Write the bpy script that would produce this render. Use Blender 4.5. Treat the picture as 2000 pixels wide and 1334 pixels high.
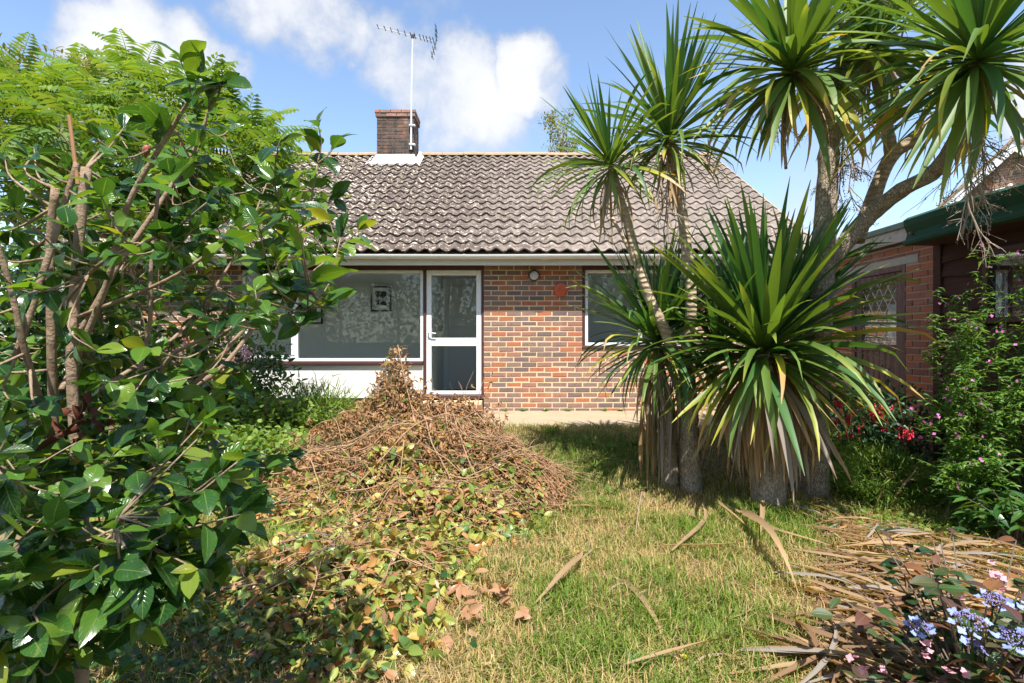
import bpy, math, random
import numpy as np
from mathutils import Vector, Matrix

for o in list(bpy.data.objects):
    bpy.data.objects.remove(o, do_unlink=True)
SC = bpy.context.scene
COL = SC.collection
R = math.radians

# ------------------------------------------------------------------ camera
CAM = Vector((0.0, 0.0, 1.04))
FPX = 1080.0                                   # focal length in pixels of the 2000 px photograph
cd = bpy.data.cameras.new('camera')
cam = bpy.data.objects.new('camera', cd)
COL.objects.link(cam)
cam.location = CAM
cam.rotation_euler = (R(90), 0, 0)
cd.sensor_width = 36.0
cd.lens = 36.0 * FPX / 2000.0
cd.clip_start = 0.05
cd.clip_end = 2000
SC.camera = cam

def at(px, py, d):
    return Vector(((px - 1000) / FPX * d, d, CAM.z + (667 - py) / FPX * d))

# ------------------------------------------------------------------ light
SUN_EL, SUN_AZ = R(61), R(11)                  # high sun behind the camera
sdir = Vector((math.sin(SUN_AZ) * math.cos(SUN_EL), -math.cos(SUN_AZ) * math.cos(SUN_EL), math.sin(SUN_EL)))
sl = bpy.data.lights.new('sun', 'SUN')
sl.energy = 4.3
sl.angle = R(0.53)
sl.color = (1.0, 0.955, 0.89)
so = bpy.data.objects.new('sun', sl)
COL.objects.link(so)
so.rotation_euler = (-sdir).to_track_quat('-Z', 'Y').to_euler()
so.location = (3, -8, 14)

W = bpy.data.worlds.new('World')
SC.world = W
W.use_nodes = True
def build_world():
    nt = W.node_tree
    N, L = nt.nodes, nt.links
    N.clear()
    out = N.new('ShaderNodeOutputWorld')
    bg = N.new('ShaderNodeBackground')
    bg.inputs['Strength'].default_value = 0.12
    L.new(bg.outputs[0], out.inputs[0])
    sky = N.new('ShaderNodeTexSky')
    sky.sky_type = 'NISHITA'
    sky.sun_disc = False
    sky.sun_elevation = SUN_EL
    sky.sun_rotation = math.atan2(sdir.x, sdir.y)
    sky.altitude = 10
    sky.air_density = 1.0
    sky.dust_density = 0.2
    sky.ozone_density = 1.0
    tc = N.new('ShaderNodeTexCoord')
    def math_(op, a, b=None, c=None, clamp=False):
        n = N.new('ShaderNodeMath'); n.operation = op; n.use_clamp = clamp
        for i, v in enumerate((a, b, c)):
            if v is None: continue
            if isinstance(v, (int, float)): n.inputs[i].default_value = v
            else: L.new(v, n.inputs[i])
        return n.outputs[0]
    # ragged edges: the look-up direction is pushed about by noise
    n1 = N.new('ShaderNodeTexNoise'); n1.inputs['Scale'].default_value = 5.0
    n1.inputs['Detail'].default_value = 6; n1.inputs['Roughness'].default_value = 0.55
    L.new(tc.outputs['Generated'], n1.inputs['Vector'])
    sub = N.new('ShaderNodeVectorMath'); sub.operation = 'SUBTRACT'
    L.new(n1.outputs['Color'], sub.inputs[0]); sub.inputs[1].default_value = (.5, .5, .5)
    sc = N.new('ShaderNodeVectorMath'); sc.operation = 'SCALE'; sc.inputs['Scale'].default_value = 0.20
    L.new(sub.outputs[0], sc.inputs[0])
    add = N.new('ShaderNodeVectorMath'); add.operation = 'ADD'
    L.new(tc.outputs['Generated'], add.inputs[0]); L.new(sc.outputs[0], add.inputs[1])
    nrm = N.new('ShaderNodeVectorMath'); nrm.operation = 'NORMALIZE'
    L.new(add.outputs[0], nrm.inputs[0])
    dirv = nrm.outputs[0]
    # cumulus: centre (direction), angular radius, weight; some stand in view, the others carry on around the sky
    blobs = []
    for px, py, rp, w in ((250, 60, 120, 1.15), (350, 110, 110, 1.15), (430, 150, 70, .9), (190, 10, 70, .9),
                          (540, 15, 100, .75), (640, 60, 85, .75), (700, 25, 60, .45), (850, 20, 70, .35),
                          (780, 130, 95, .85), (890, 190, 120, 1.0), (1050, 145, 85, 1.1), (970, 240, 110, .75), (1020, 280, 90, .5), (1120, 170, 50, .7),
                          (1300, 330, 200, .3), (1650, 380, 200, .35), (-150, 150, 170, 1.0), (2250, 120, 200, .9), (650, -250, 170, 1.0), (1500, -380, 220, .9)):
        v = Vector(((px - 1000) / FPX, 1, (667 - py) / FPX))
        blobs.append((v.normalized(), rp / FPX / v.length, w))
    rg = random.Random(3)
    for i in range(16):
        a, e = rg.uniform(R(70), R(290)), rg.uniform(R(8), R(60))
        blobs.append((Vector((math.sin(a) * math.cos(e), math.cos(a) * math.cos(e), math.sin(e))), rg.uniform(.09, .2), rg.uniform(.6, 1.1)))
    tot = None
    for v, r_, w in blobs:
        dp = N.new('ShaderNodeVectorMath'); dp.operation = 'DOT_PRODUCT'
        L.new(dirv, dp.inputs[0]); dp.inputs[1].default_value = v
        mr = N.new('ShaderNodeMapRange'); mr.interpolation_type = 'SMOOTHSTEP'
        mr.inputs['From Min'].default_value = math.cos(r_ * 1.25)
        mr.inputs['From Max'].default_value = math.cos(r_ * 0.15)
        mr.inputs['To Max'].default_value = w
        L.new(dp.outputs['Value'], mr.inputs['Value'])
        tot = mr.outputs[0] if tot is None else math_('MAXIMUM', tot, mr.outputs[0])
    n2 = N.new('ShaderNodeTexNoise'); n2.inputs['Scale'].default_value = 7.0
    n2.inputs['Detail'].default_value = 8; n2.inputs['Roughness'].default_value = 0.6
    L.new(tc.outputs['Generated'], n2.inputs['Vector'])
    m = math_('MULTIPLY_ADD', n2.outputs['Fac'], 2.2, -1.15)
    dens = math_('ADD', tot, m)
    mr = N.new('ShaderNodeMapRange'); mr.interpolation_type = 'SMOOTHSTEP'
    mr.inputs['From Min'].default_value = 0.08; mr.inputs['From Max'].default_value = .9
    mr.inputs['To Max'].default_value = 0.9
    L.new(dens, mr.inputs['Value'])
    shade = N.new('ShaderNodeMapRange')
    shade.inputs['From Min'].default_value = 0.35; shade.inputs['From Max'].default_value = 1.2
    shade.inputs['To Min'].default_value = 2.7; shade.inputs['To Max'].default_value = 4.3
    L.new(dens, shade.inputs['Value'])
    cc = N.new('ShaderNodeCombineColor')
    L.new(math_('MULTIPLY', shade.outputs[0], .97), cc.inputs[0]); L.new(math_('MULTIPLY', shade.outputs[0], .985), cc.inputs[1]); L.new(math_('MULTIPLY', shade.outputs[0], 1.03), cc.inputs[2])
    mx = N.new('ShaderNodeMix'); mx.data_type = 'RGBA'
    L.new(mr.outputs[0], mx.inputs['Factor'])
    L.new(sky.outputs[0], mx.inputs['A']); L.new(cc.outputs[0], mx.inputs['B'])
    L.new(mx.outputs['Result'], bg.inputs['Color'])
build_world()

SC.render.engine = 'CYCLES'
vs = SC.view_settings
vs.view_transform = 'Standard'; vs.look = 'None'; vs.gamma = 1.0; vs.use_curve_mapping = False
vs.exposure = 1.2

# ------------------------------------------------------------------ helpers
ORG = {}
def org_of(o): return ORG[o.name] if o is not None else Vector((0, 0, 0))

def make_mesh(name, V, F, uv=None, smooth=False, col=None):
    V = np.asarray(V, dtype=np.float32).reshape(-1, 3)
    me = bpy.data.meshes.new(name)
    if isinstance(F, np.ndarray):
        k = F.shape[1]; flat = F.reshape(-1).astype(np.int32)
        tot = np.full(len(F), k, dtype=np.int32)
    else:
        tot = np.fromiter((len(f) for f in F), dtype=np.int32, count=len(F))
        flat = np.fromiter((i for f in F for i in f), dtype=np.int32, count=int(tot.sum()))
    start = np.concatenate(([0], np.cumsum(tot)[:-1])).astype(np.int32)
    me.vertices.add(len(V)); me.vertices.foreach_set('co', V.reshape(-1))
    me.loops.add(len(flat)); me.loops.foreach_set('vertex_index', flat)
    me.polygons.add(len(tot)); me.polygons.foreach_set('loop_start', start)
    try: me.polygons.foreach_set('loop_total', tot)
    except Exception: pass
    if uv is not None:
        ul = me.uv_layers.new(name='UVMap')
        ul.data.foreach_set('uv', np.asarray(uv, dtype=np.float32)[flat].reshape(-1))
    if col is not None:
        ca = me.color_attributes.new('Col', 'FLOAT_COLOR', 'POINT')
        c4 = np.ones((len(V), 4), dtype=np.float32); c4[:, :3] = col
        ca.data.foreach_set('color', c4.reshape(-1))
    me.update(calc_edges=True)
    me.polygons.foreach_set('use_smooth', np.full(len(tot), bool(smooth), dtype=bool))
    me.validate()
    return me

def link(name, me, mat, parent=None, org=None, smooth=None):
    """me vertices are in world space minus org; org defaults to the parent's origin"""
    o = bpy.data.objects.new(name, me)
    COL.objects.link(o)
    if me is not None and mat is not None and len(me.materials) == 0:
        me.materials.append(mat)
    po = org_of(parent)
    if org is None: org = po.copy()
    org = Vector(org)
    if parent is not None: o.parent = parent
    o.location = org - po
    ORG[o.name] = org
    return o

def inst(name, me, parent, loc, rot3, scale=1.0, mat=None):
    o = bpy.data.objects.new(name, me)
    COL.objects.link(o)
    po = org_of(parent)
    if parent is not None: o.parent = parent
    M = Matrix(rot3).to_4x4() if not isinstance(rot3, Matrix) else rot3.to_4x4()
    if isinstance(scale, (int, float)): scale = (scale, scale, scale)
    M = M @ Matrix.Diagonal((scale[0], scale[1], scale[2], 1))
    M.translation = Vector(loc) - po
    o.matrix_basis = M
    if mat is not None:
        o.material_slots[0].link = 'OBJECT'
        o.material_slots[0].material = mat
    ORG[o.name] = Vector(loc)
    return o

def tag(o, label=None, cat=None, group=None, kind=None):
    if label: o['label'] = label
    if cat: o['category'] = cat
    if group: o['group'] = group
    if kind: o['kind'] = kind
    return o

def thing(name, loc, label, cat, group=None):
    o = bpy.data.objects.new(name, None)
    COL.objects.link(o)
    o.empty_display_size = .1
    o.location = loc
    ORG[o.name] = Vector(loc)
    return tag(o, label, cat, group)

class MB:
    def __init__(s): s.V = []; s.F = []; s.UV = []; s.n = 0
    def add(s, V, F, uv=None):
        V = np.asarray(V, dtype=float).reshape(-1, 3)
        s.V.append(V)
        for f in F: s.F.append(tuple(int(i) + s.n for i in f))
        s.UV.append(np.asarray(uv, dtype=float) if uv is not None else np.zeros((len(V), 2)))
        s.n += len(V)
    def box(s, x0, x1, y0, y1, z0, z1):
        V = [(x, y, z) for x in (x0, x1) for y in (y0, y1) for z in (z0, z1)]
        s.add(V, [(0, 1, 3, 2), (4, 6, 7, 5), (0, 4, 5, 1), (2, 3, 7, 6), (0, 2, 6, 4), (1, 5, 7, 3)])
        return s
    def bbox(s, x0, x1, y0, y1, z0, z1, b=.004):
        """box with chamfered edges"""
        V = []
        for ax in range(3):
            for sg in (0, 1):
                lo = [x0, y0, z0]; hi = [x1, y1, z1]
                o1, o2 = [a for a in range(3) if a != ax]
                for (i, j) in ((0, 0), (1, 0), (1, 1), (0, 1)):
                    p = [0, 0, 0]
                    p[ax] = hi[ax] if sg else lo[ax]
                    p[o1] = (hi[o1] - b) if i else (lo[o1] + b)
                    p[o2] = (hi[o2] - b) if j else (lo[o2] + b)
                    V.append(p)
        import itertools
        V = np.array(V); F = [tuple(range(k * 4, k * 4 + 4)) for k in range(6)]
        c = (np.array([x0, y0, z0]) + np.array([x1, y1, z1])) / 2
        # edges and corners
        def near(sx):
            r = []
            for k, v in enumerate(V):
                if all(sx[a] == 0 or (v[a] - c[a]) * sx[a] > 0 for a in range(3)): r.append(k)
            return r
        full = np.array([x1 - x0, y1 - y0, z1 - z0]) / 2
        for ax in range(3):
            o1, o2 = [a for a in range(3) if a != ax]
            for s1 in (-1, 1):
                for s2 in (-1, 1):
                    sx = [0, 0, 0]; sx[o1] = s1; sx[o2] = s2
                    ids = [k for k in near(sx) if abs(abs(V[k][ax] - c[ax]) - full[ax]) > 1e-9]
                    lo_ = [k for k in ids if V[k][ax] < c[ax]]; hi_ = [k for k in ids if V[k][ax] > c[ax]]
                    lo_.sort(key=lambda k: abs(V[k][o1] - c[o1])); hi_.sort(key=lambda k: abs(V[k][o1] - c[o1]))
                    F.append((lo_[0], lo_[1], hi_[1], hi_[0]))
        for sx in itertools.product((-1, 1), repeat=3):
            F.append(tuple(near(sx)))
        s.add(V, F)
        return s
    def tube(s, pts, rad, n=6, cap=True):
        V, F = tube(pts, rad, n, cap)
        t = np.repeat(np.linspace(0, 1, len(pts)), n)
        uv = np.stack([t, np.tile(np.linspace(0, 1, n), len(pts))], 1)
        if len(V) > len(uv): uv = np.vstack([uv, np.zeros((len(V) - len(uv), 2))])
        s.add(V, F, uv)
        return s
    def mesh(s, name, org=(0, 0, 0), smooth=False):
        V = np.vstack(s.V) - np.array(org)
        return make_mesh(name, V, s.F, np.vstack(s.UV), smooth)
    def build(s, name, mat, parent=None, org=None, smooth=False):
        o = org if org is not None else (org_of(parent) if parent is not None else Vector((0, 0, 0)))
        return link(name, s.mesh(name, o, smooth), mat, parent, Vector(o))

def tube(pts, rad, n=6, cap=True):
    P = np.array([list(p) for p in pts], dtype=float)
    k = len(P)
    rad = np.full(k, rad, dtype=float) if np.isscalar(rad) else np.asarray(rad, dtype=float)
    T = np.gradient(P, axis=0)
    T /= np.linalg.norm(T, axis=1)[:, None] + 1e-12
    ref = np.array([0.31, 0.87, 0.38]) if abs(T[0][2]) > .8 else np.array([0, 0, 1.0])
    a = np.linspace(0, 2 * math.pi, n, endpoint=False)
    A = np.cross(T, ref); A /= np.linalg.norm(A, axis=1)[:, None] + 1e-9
    B = np.cross(T, A)
    V = (P[:, None, :] + rad[:, None, None] * (np.cos(a)[None, :, None] * A[:, None, :] + np.sin(a)[None, :, None] * B[:, None, :])).reshape(-1, 3)
    F = []
    for i in range(k - 1):
        for j in range(n):
            j2 = (j + 1) % n
            F.append((i * n + j, i * n + j2, (i + 1) * n + j2, (i + 1) * n + j))
    if cap:
        F.append(tuple(range(n - 1, -1, -1))); F.append(tuple((k - 1) * n + j for j in range(n)))
    return V, F

def spline(pts, m=6):
    P = np.array([list(p) for p in pts], dtype=float)
    Q = np.vstack([2 * P[0] - P[1], P, 2 * P[-1] - P[-2]])
    out = []
    for i in range(1, len(Q) - 2):
        for t in np.linspace(0, 1, m, endpoint=False):
            p0, p1, p2, p3 = Q[i - 1:i + 3]
            out.append(.5 * (2 * p1 + (p2 - p0) * t + (2 * p0 - 5 * p1 + 4 * p2 - p3) * t * t + (3 * p1 - p0 - 3 * p2 + p3) * t ** 3))
    out.append(P[-1])
    return np.array(out)

def batch(name, tmpl, Ms, Ts, mat, parent=None, org=None, smooth=False, kind='stuff'):
    """many copies of one template joined into one mesh; Ms (K,3,3) incl. scale, Ts (K,3) world"""
    V0, F0, U0 = tmpl
    V0 = np.asarray(V0, float); F0 = np.asarray(F0, int)
    Ms = np.asarray(Ms, float); Ts = np.asarray(Ts, float)
    o = org if org is not None else (org_of(parent) if parent is not None else Vector((0, 0, 0)))
    V = np.einsum('kij,nj->kni', Ms, V0) + Ts[:, None, :] - np.array(o)
    F = (F0[None] + (np.arange(len(Ms)) * len(V0))[:, None, None]).reshape(-1, F0.shape[1])
    uv = np.tile(np.asarray(U0, float), (len(Ms), 1))
    me = make_mesh(name, V.reshape(-1, 3), F, uv, smooth)
    ob = link(name, me, mat, parent, Vector(o))
    if kind: ob['kind'] = kind
    return ob

def frames(d, up):
    """rotation matrices with x along d, z close to up. arrays (K,3)"""
    d = d / (np.linalg.norm(d, axis=1)[:, None] + 1e-9)
    y = np.cross(up, d); y /= np.linalg.norm(y, axis=1)[:, None] + 1e-9
    z = np.cross(d, y)
    return np.stack([d, y, z], axis=2)

RS = np.random.RandomState(11)
def vnoise(x, y, scale=1.0, seed=0):
    x = np.asarray(x, float) * scale; y = np.asarray(y, float) * scale
    xi = np.floor(x).astype(int); yi = np.floor(y).astype(int)
    fx = x - xi; fy = y - yi
    fx = fx * fx * (3 - 2 * fx); fy = fy * fy * (3 - 2 * fy)
    def h(a, b):
        v = np.sin(a * 127.1 + b * 311.7 + seed * 74.7) * 43758.5453
        return v - np.floor(v)
    return (h(xi, yi) * (1 - fx) * (1 - fy) + h(xi + 1, yi) * fx * (1 - fy) + h(xi, yi + 1) * (1 - fx) * fy + h(xi + 1, yi + 1) * fx * fy)

def ground(x, y):
    y = np.asarray(y, float)
    t = np.clip((6.7 - y) / 2.5, 0, 1)
    return -0.35 * t * t * (3 - 2 * t) * 1.0 + (vnoise(x, y, 1.3, 4) - .5) * .05 * np.clip((6.9 - y) / 1.5, 0, 1)

def on_ground(px, py):
    d = 4.0
    for _ in range(30):
        X = (px - 1000) / FPX * d
        d = .5 * d + .5 * (CAM.z - float(ground(X, d))) * FPX / max(py - 667, 1)
    X = (px - 1000) / FPX * d
    return Vector((X, d, float(ground(X, d))))

# ------------------------------------------------------------------ materials
class NT:
    def __init__(s, name):
        s.m = bpy.data.materials.new(name); s.m.use_nodes = True
        s.t = s.m.node_tree; s.N = s.t.nodes; s.L = s.t.links
        s.N.clear()
        s.out = s.N.new('ShaderNodeOutputMaterial')
        s.b = s.N.new('ShaderNodeBsdfPrincipled')
        s.L.new(s.b.outputs[0], s.out.inputs[0])
    def n(s, t, **kw):
        x = s.N.new('ShaderNode' + t)
        for k, v in kw.items(): setattr(x, k, v)
        return x
    def set(s, node, key, v):
        if hasattr(v, 'is_linked') or hasattr(v, 'links'): s.L.new(v, node.inputs[key])
        else: node.inputs[key].default_value = v
    def math(s, op, a, b=0.0, clamp=False):
        x = s.n('Math', operation=op); x.use_clamp = clamp
        s.set(x, 0, a); s.set(x, 1, b)
        return x.outputs[0]
    def noise(s, scale, detail=4, rough=.55, vec=None, out='Fac', dist=0.0):
        x = s.n('TexNoise'); x.inputs['Scale'].default_value = scale; x.inputs['Detail'].default_value = detail
        x.inputs['Roughness'].default_value = rough; x.inputs['Distortion'].default_value = dist
        if vec is not None: s.L.new(vec, x.inputs['Vector'])
        return x.outputs[out]
    def ramp(s, fac, stops, interp='LINEAR'):
        x = s.n('ValToRGB'); r = x.color_ramp; r.interpolation = interp
        while len(r.elements) > 1: r.elements.remove(r.elements[-1])
        r.elements[0].position = stops[0][0]; r.elements[0].color = (*stops[0][1], 1) if not np.isscalar(stops[0][1]) else (stops[0][1],) * 3 + (1,)
        for p, c in stops[1:]:
            e = r.elements.new(p); e.color = (*c, 1) if not np.isscalar(c) else (c, c, c, 1)
        s.L.new(fac, x.inputs[0])
        return x.outputs[0]
    def mix(s, f, a, b, mode='MIX'):
        x = s.n('Mix', data_type='RGBA', blend_type=mode)
        for k, v in (('Factor', f), ('A', a), ('B', b)):
            if isinstance(v, tuple): v = (*v, 1) if len(v) == 3 else v
            s.set(x, k, v)
        return x.outputs['Result']
    def obj(s): return s.n('TexCoord').outputs['Object']
    def pos(s): return s.n('NewGeometry').outputs['Position']
    def uv(s):
        x = s.n('SeparateXYZ'); s.L.new(s.n('TexCoord').outputs['UV'], x.inputs[0]); return x.outputs
    def rand(s):
        a = s.n('ObjectInfo').outputs['Random']; b = s.n('NewGeometry').outputs['Random Per Island']
        return s.math('FRACT', s.math('ADD', a, b))
    def bump(s, h, strength=.3, dist=.01):
        x = s.n('Bump'); x.inputs['Strength'].default_value = strength; x.inputs['Distance'].default_value = dist
        s.L.new(h, x.inputs['Height']); s.L.new(x.outputs[0], s.b.inputs['Normal'])
    def col(s, c):
        if isinstance(c, tuple): c = (*c, 1)
        s.set(s.b, 'Base Color', c)
    def rough(s, r, spec=.5):
        s.set(s.b, 'Roughness', r); s.b.inputs['Specular IOR Level'].default_value = spec
    def translucent(s, color, fac):
        t = s.n('BsdfTranslucent'); s.set(t, 'Color', color)
        m = s.n('MixShader'); s.set(m, 0, fac)
        s.L.new(s.b.outputs[0], m.inputs[1]); s.L.new(t.outputs[0], m.inputs[2]); s.L.new(m.outputs[0], s.out.inputs[0])

def leaf_mat(name, stops, trans=.35, rough=.4, spec=.5, vein=0.0, tb=1.6, spots=None):
    m = NT(name)
    c = m.ramp(m.rand(), stops)
    nz = m.noise(30, 3, vec=m.obj())
    c = m.mix(m.math('MULTIPLY', nz, .5), c, m.mix(1.0, c, (.55, .6, .5), 'MULTIPLY'))
    if spots:
        c = m.mix(m.ramp(m.noise(spots[1], 3, vec=m.obj()), [(.60, 0), (.74, .8)]), c, spots[0])
    if vein:
        u = m.uv()
        mid = m.math('ABSOLUTE', m.math('SUBTRACT', u[1], .5))
        mask = m.ramp(mid, [(.0, 1), (.035, 0)])
        side = m.math('FRACT', m.math('MULTIPLY', m.math('ADD', u[0], m.math('MULTIPLY', mid, -.5)), 9.0))
        sm = m.math('MULTIPLY', m.ramp(side, [(0, 1), (.12, 0), (.9, 0), (1, 1)]), .3)
        mask = m.math('MAXIMUM', mask, sm)
        c = m.mix(m.math('MULTIPLY', mask, vein), c, (.22, .30, .08))
        m.bump(m.math('SUBTRACT', 1.0, mask), .35, .002)
    m.col(c); m.rough(rough, spec)
    tc = m.mix(1.0, c, (tb * 1.15, tb, tb * .35), 'MULTIPLY')
    m.translucent(tc, trans)
    return m.m

def plain(name, c, rough=.6, spec=.4, var=.25, scale=12, bump=0.0, dirt=None):
    m = NT(name)
    nz = m.noise(scale, 5, vec=m.pos())
    cc = m.mix(m.math('MULTIPLY', nz, var * 2), c, tuple(v * .5 for v in c))
    if dirt:
        cc = m.mix(m.ramp(m.noise(dirt[1], 5, .65, vec=m.pos()), [(dirt[2], 0), (dirt[2] + .15, 1)]), cc, dirt[0])
    m.col(cc); m.rough(rough, spec)
    if bump: m.bump(m.noise(scale * 6, 5, vec=m.pos()), bump, .006)
    return m.m

def brick_mat(name, stops, speck=.6, dirt=0.0):
    m = NT(name)
    r = m.rand()
    c = m.ramp(r, stops, 'CONSTANT')
    p = m.pos()
    c = m.mix(m.math('MULTIPLY', m.noise(22, 5, .6, vec=p), .55), c, m.mix(1.0, c, (.45, .42, .45), 'MULTIPLY'))
    c = m.mix(m.math('MULTIPLY', m.noise(3.0, 2, .5, vec=p), .35), c, (.36, .22, .15))
    mask = m.ramp(m.noise(75, 3, .6, vec=p), [(.56, 0), (.66, 1)])
    mask = m.math('MULTIPLY', mask, m.ramp(m.noise(9, 2, .5, vec=p), [(.42, 0), (.55, speck)]))
    c = m.mix(mask, c, (.035, .03, .035))
    if dirt: c = m.mix(m.ramp(m.noise(5, 4, .6, vec=p), [(.4, 0), (.62, dirt)]), c, (.045, .04, .035))
    c = m.mix(m.ramp(m.noise(2.3, 5, .65, vec=p), [(.58, 0), (.75, .35)]), c, (.52, .44, .36))
    m.col(c); m.rough(.85, .25)
    m.bump(m.noise(120, 4, .65, vec=p), .35, .004)
    return m.m

M = {}
M['brick'] = brick_mat('brick_multi', [(0, (.46, .15, .075)), (.09, (.33, .16, .12)), (.22, (.37, .18, .13)), (.38, (.25, .17, .15)), (.53, (.15, .118, .12)),
                                       (.66, (.28, .17, .14)), (.78, (.20, .15, .145)), (.86, (.47, .165, .085)), (.94, (.24, .17, .155))], .9)
M['brick_red'] = brick_mat('brick_red', [(0, (.42, .14, .08)), (.2, (.34, .12, .085)), (.4, (.52, .165, .075)), (.55, (.29, .115, .09)), (.72, (.46, .155, .095)), (.88, (.38, .155, .115))], .35)
M['brick_soot'] = brick_mat('brick_soot', [(0, (.13, .075, .055)), (.3, (.085, .065, .058)), (.55, (.17, .085, .06)), (.75, (.065, .055, .052)), (.9, (.22, .09, .05))], .6, .95)
M['mortar'] = plain('mortar', (.68, .54, .34), .95, .1, .25, 30, .4)
M['mortar_grey'] = plain('mortar_grey', (.50, .43, .34), .95, .1, .25, 30, .4)
M['mortar_soot'] = plain('mortar_soot', (.15, .12, .10), .95, .1, .25, 30, .4)

def tile_mat():
    m = NT('roof_tile')
    p = m.pos()
    r = m.rand()
    c = m.ramp(r, [(0, (.20, .16, .13)), (.5, (.245, .197, .162)), (1, (.30, .247, .205))])
    c = m.mix(m.math('MULTIPLY', m.noise(14, 5, .65, vec=p), .7), c, (.16, .135, .12))
    sx = m.n('SeparateXYZ'); m.L.new(p, sx.inputs[0])
    # moss and soot streaks: heavier on the end of the roof by the chimney
    west = m.n('MapRange'); west.inputs['From Min'].default_value = 1.6; west.inputs['From Max'].default_value = -3.0
    west.inputs['To Min'].default_value = .0; west.inputs['To Max'].default_value = .30
    m.L.new(sx.outputs[0], west.inputs['Value'])
    moss = m.math('ADD', m.noise(9, 6, .7, vec=p), west.outputs[0])
    c = m.mix(m.ramp(moss, [(.54, 0), (.68, .85)]), c, (.065, .048, .04))
    lich = m.math('ADD', m.noise(17, 4, .6, vec=p), m.math('MULTIPLY', west.outputs[0], .28))
    c = m.mix(m.ramp(lich, [(.63, 0), (.69, .9)]), c, (.64, .55, .43))
    lich2 = m.noise(2.2, 4, .6, vec=p)
    c = m.mix(m.math('MULTIPLY', m.ramp(lich2, [(.62, 0), (.75, .35)]), m.math('MULTIPLY', west.outputs[0], 3.0)), c, (.50, .46, .20))
    m.col(c); m.rough(.9, .2)
    m.bump(m.noise(60, 5, .7, vec=p), .5, .006)
    return m.m
M['tile'] = tile_mat()
M['ridge'] = plain('ridge_tile', (.42, .30, .19), .9, .2, .4, 8, .3, ((.55, .32, .12), 5, .55))
M['moss'] = plain('moss', (.045, .038, .028), .95, .1, .5, 60, .4)
M['white'] = plain('white_upvc', (.78, .79, .80), .35, .5, .05, 6)
M['gutter'] = plain('white_gutter', (.74, .74, .71), .4, .5, .12, 5, 0, ((.30, .27, .17), 7, .60))
M['fascia'] = plain('white_fascia', (.70, .68, .62), .5, .4, .12, 5)
M['soffit'] = plain('soffit', (.55, .48, .38), .6, .3, .15, 5)
M['brown'] = plain('brown_timber', (.085, .035, .03), .5, .4, .3, 20)
M['render'] = plain('white_render', (.76, .74, .69), .8, .3, .1, 3, .1)
M['lead'] = plain('white_flashing', (.78, .78, .76), .6, .3, .12, 10)
M['plaster'] = plain('plaster', (.86, .88, .86), .85, .2, .05, 2)
M['carpet'] = plain('carpet', (.40, .36, .31), .95, .1, .2, 30)
M['dark'] = plain('dark_plastic', (.035, .035, .04), .4, .5, .2, 20)
M['steel'] = plain('aluminium', (.62, .64, .66), .4, .5, .1, 20)
M['opal'] = plain('opal_glass', (.55, .56, .56), .25, .6, .1, 20)
M['orange'] = plain('orange_enamel', (.58, .105, .035), .45, .5, .2, 25)
M['path'] = plain('path_concrete', (.42, .33, .22), .9, .2, .35, 4, .4, ((.30, .25, .16), 3, .58))
M['soil'] = plain('soil', (.16, .11, .07), .95, .1, .4, 12, .5)
M['felt'] = plain('green_felt', (.02, .085, .045), .75, .3, .3, 14, .3)
M['roofgrey'] = plain('garage_roof', (.20, .26, .23), .8, .3, .3, 8, .3)
M['oldpaint'] = plain('old_white_paint', (.52, .49, .45), .8, .2, .3, 14, .3, ((.16, .10, .08), 9, .55))
M['lintel'] = plain('concrete_lintel', (.46, .43, .38), .9, .2, .3, 14, .3)
def timber(name, c1, c2, sc=6, axis=2):
    m = NT(name); p = m.pos()
    mp = m.n('Mapping'); m.L.new(p, mp.inputs[0])
    s = [40, 40, 40]; s[axis] = 2.0
    mp.inputs['Scale'].default_value = s
    g = m.noise(1.0, 5, .65, vec=mp.outputs[0])
    c = m.mix(m.ramp(g, [(.35, 0), (.7, 1)]), c1, c2)
    c = m.mix(m.math('MULTIPLY', m.rand(), .35), c, tuple(v * .4 for v in c1))
    m.col(c); m.rough(.75, .25); m.bump(g, .4, .006)
    return m.m
M['door_wood'] = timber('weathered_door', (.115, .06, .052), (.23, .17, .155))
M['shed_wood'] = timber('shed_boards', (.060, .026, .018), (.095, .045, .032), axis=1)
def glass_mat(name, refl=1.0, tint=(.80, .86, .86)):
    m = NT(name)
    tr = m.n('BsdfTransparent'); tr.inputs[0].default_value = (*tint, 1)
    gl = m.n('BsdfGlossy'); gl.inputs['Roughness'].default_value = .01; gl.inputs['Color'].default_value = (1, 1, 1, 1)
    fr = m.n('Fresnel'); fr.inputs['IOR'].default_value = 1.5
    mx = m.n('MixShader')
    m.L.new(m.math('MULTIPLY', fr.outputs[0], refl), mx.inputs[0]); m.L.new(tr.outputs[0], mx.inputs[1]); m.L.new(gl.outputs[0], mx.inputs[2])
    m.L.new(mx.outputs[0], m.out.inputs[0])
    return m.m
M['glass'] = glass_mat('window_glass', .5, (.93, .96, .96))

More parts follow.
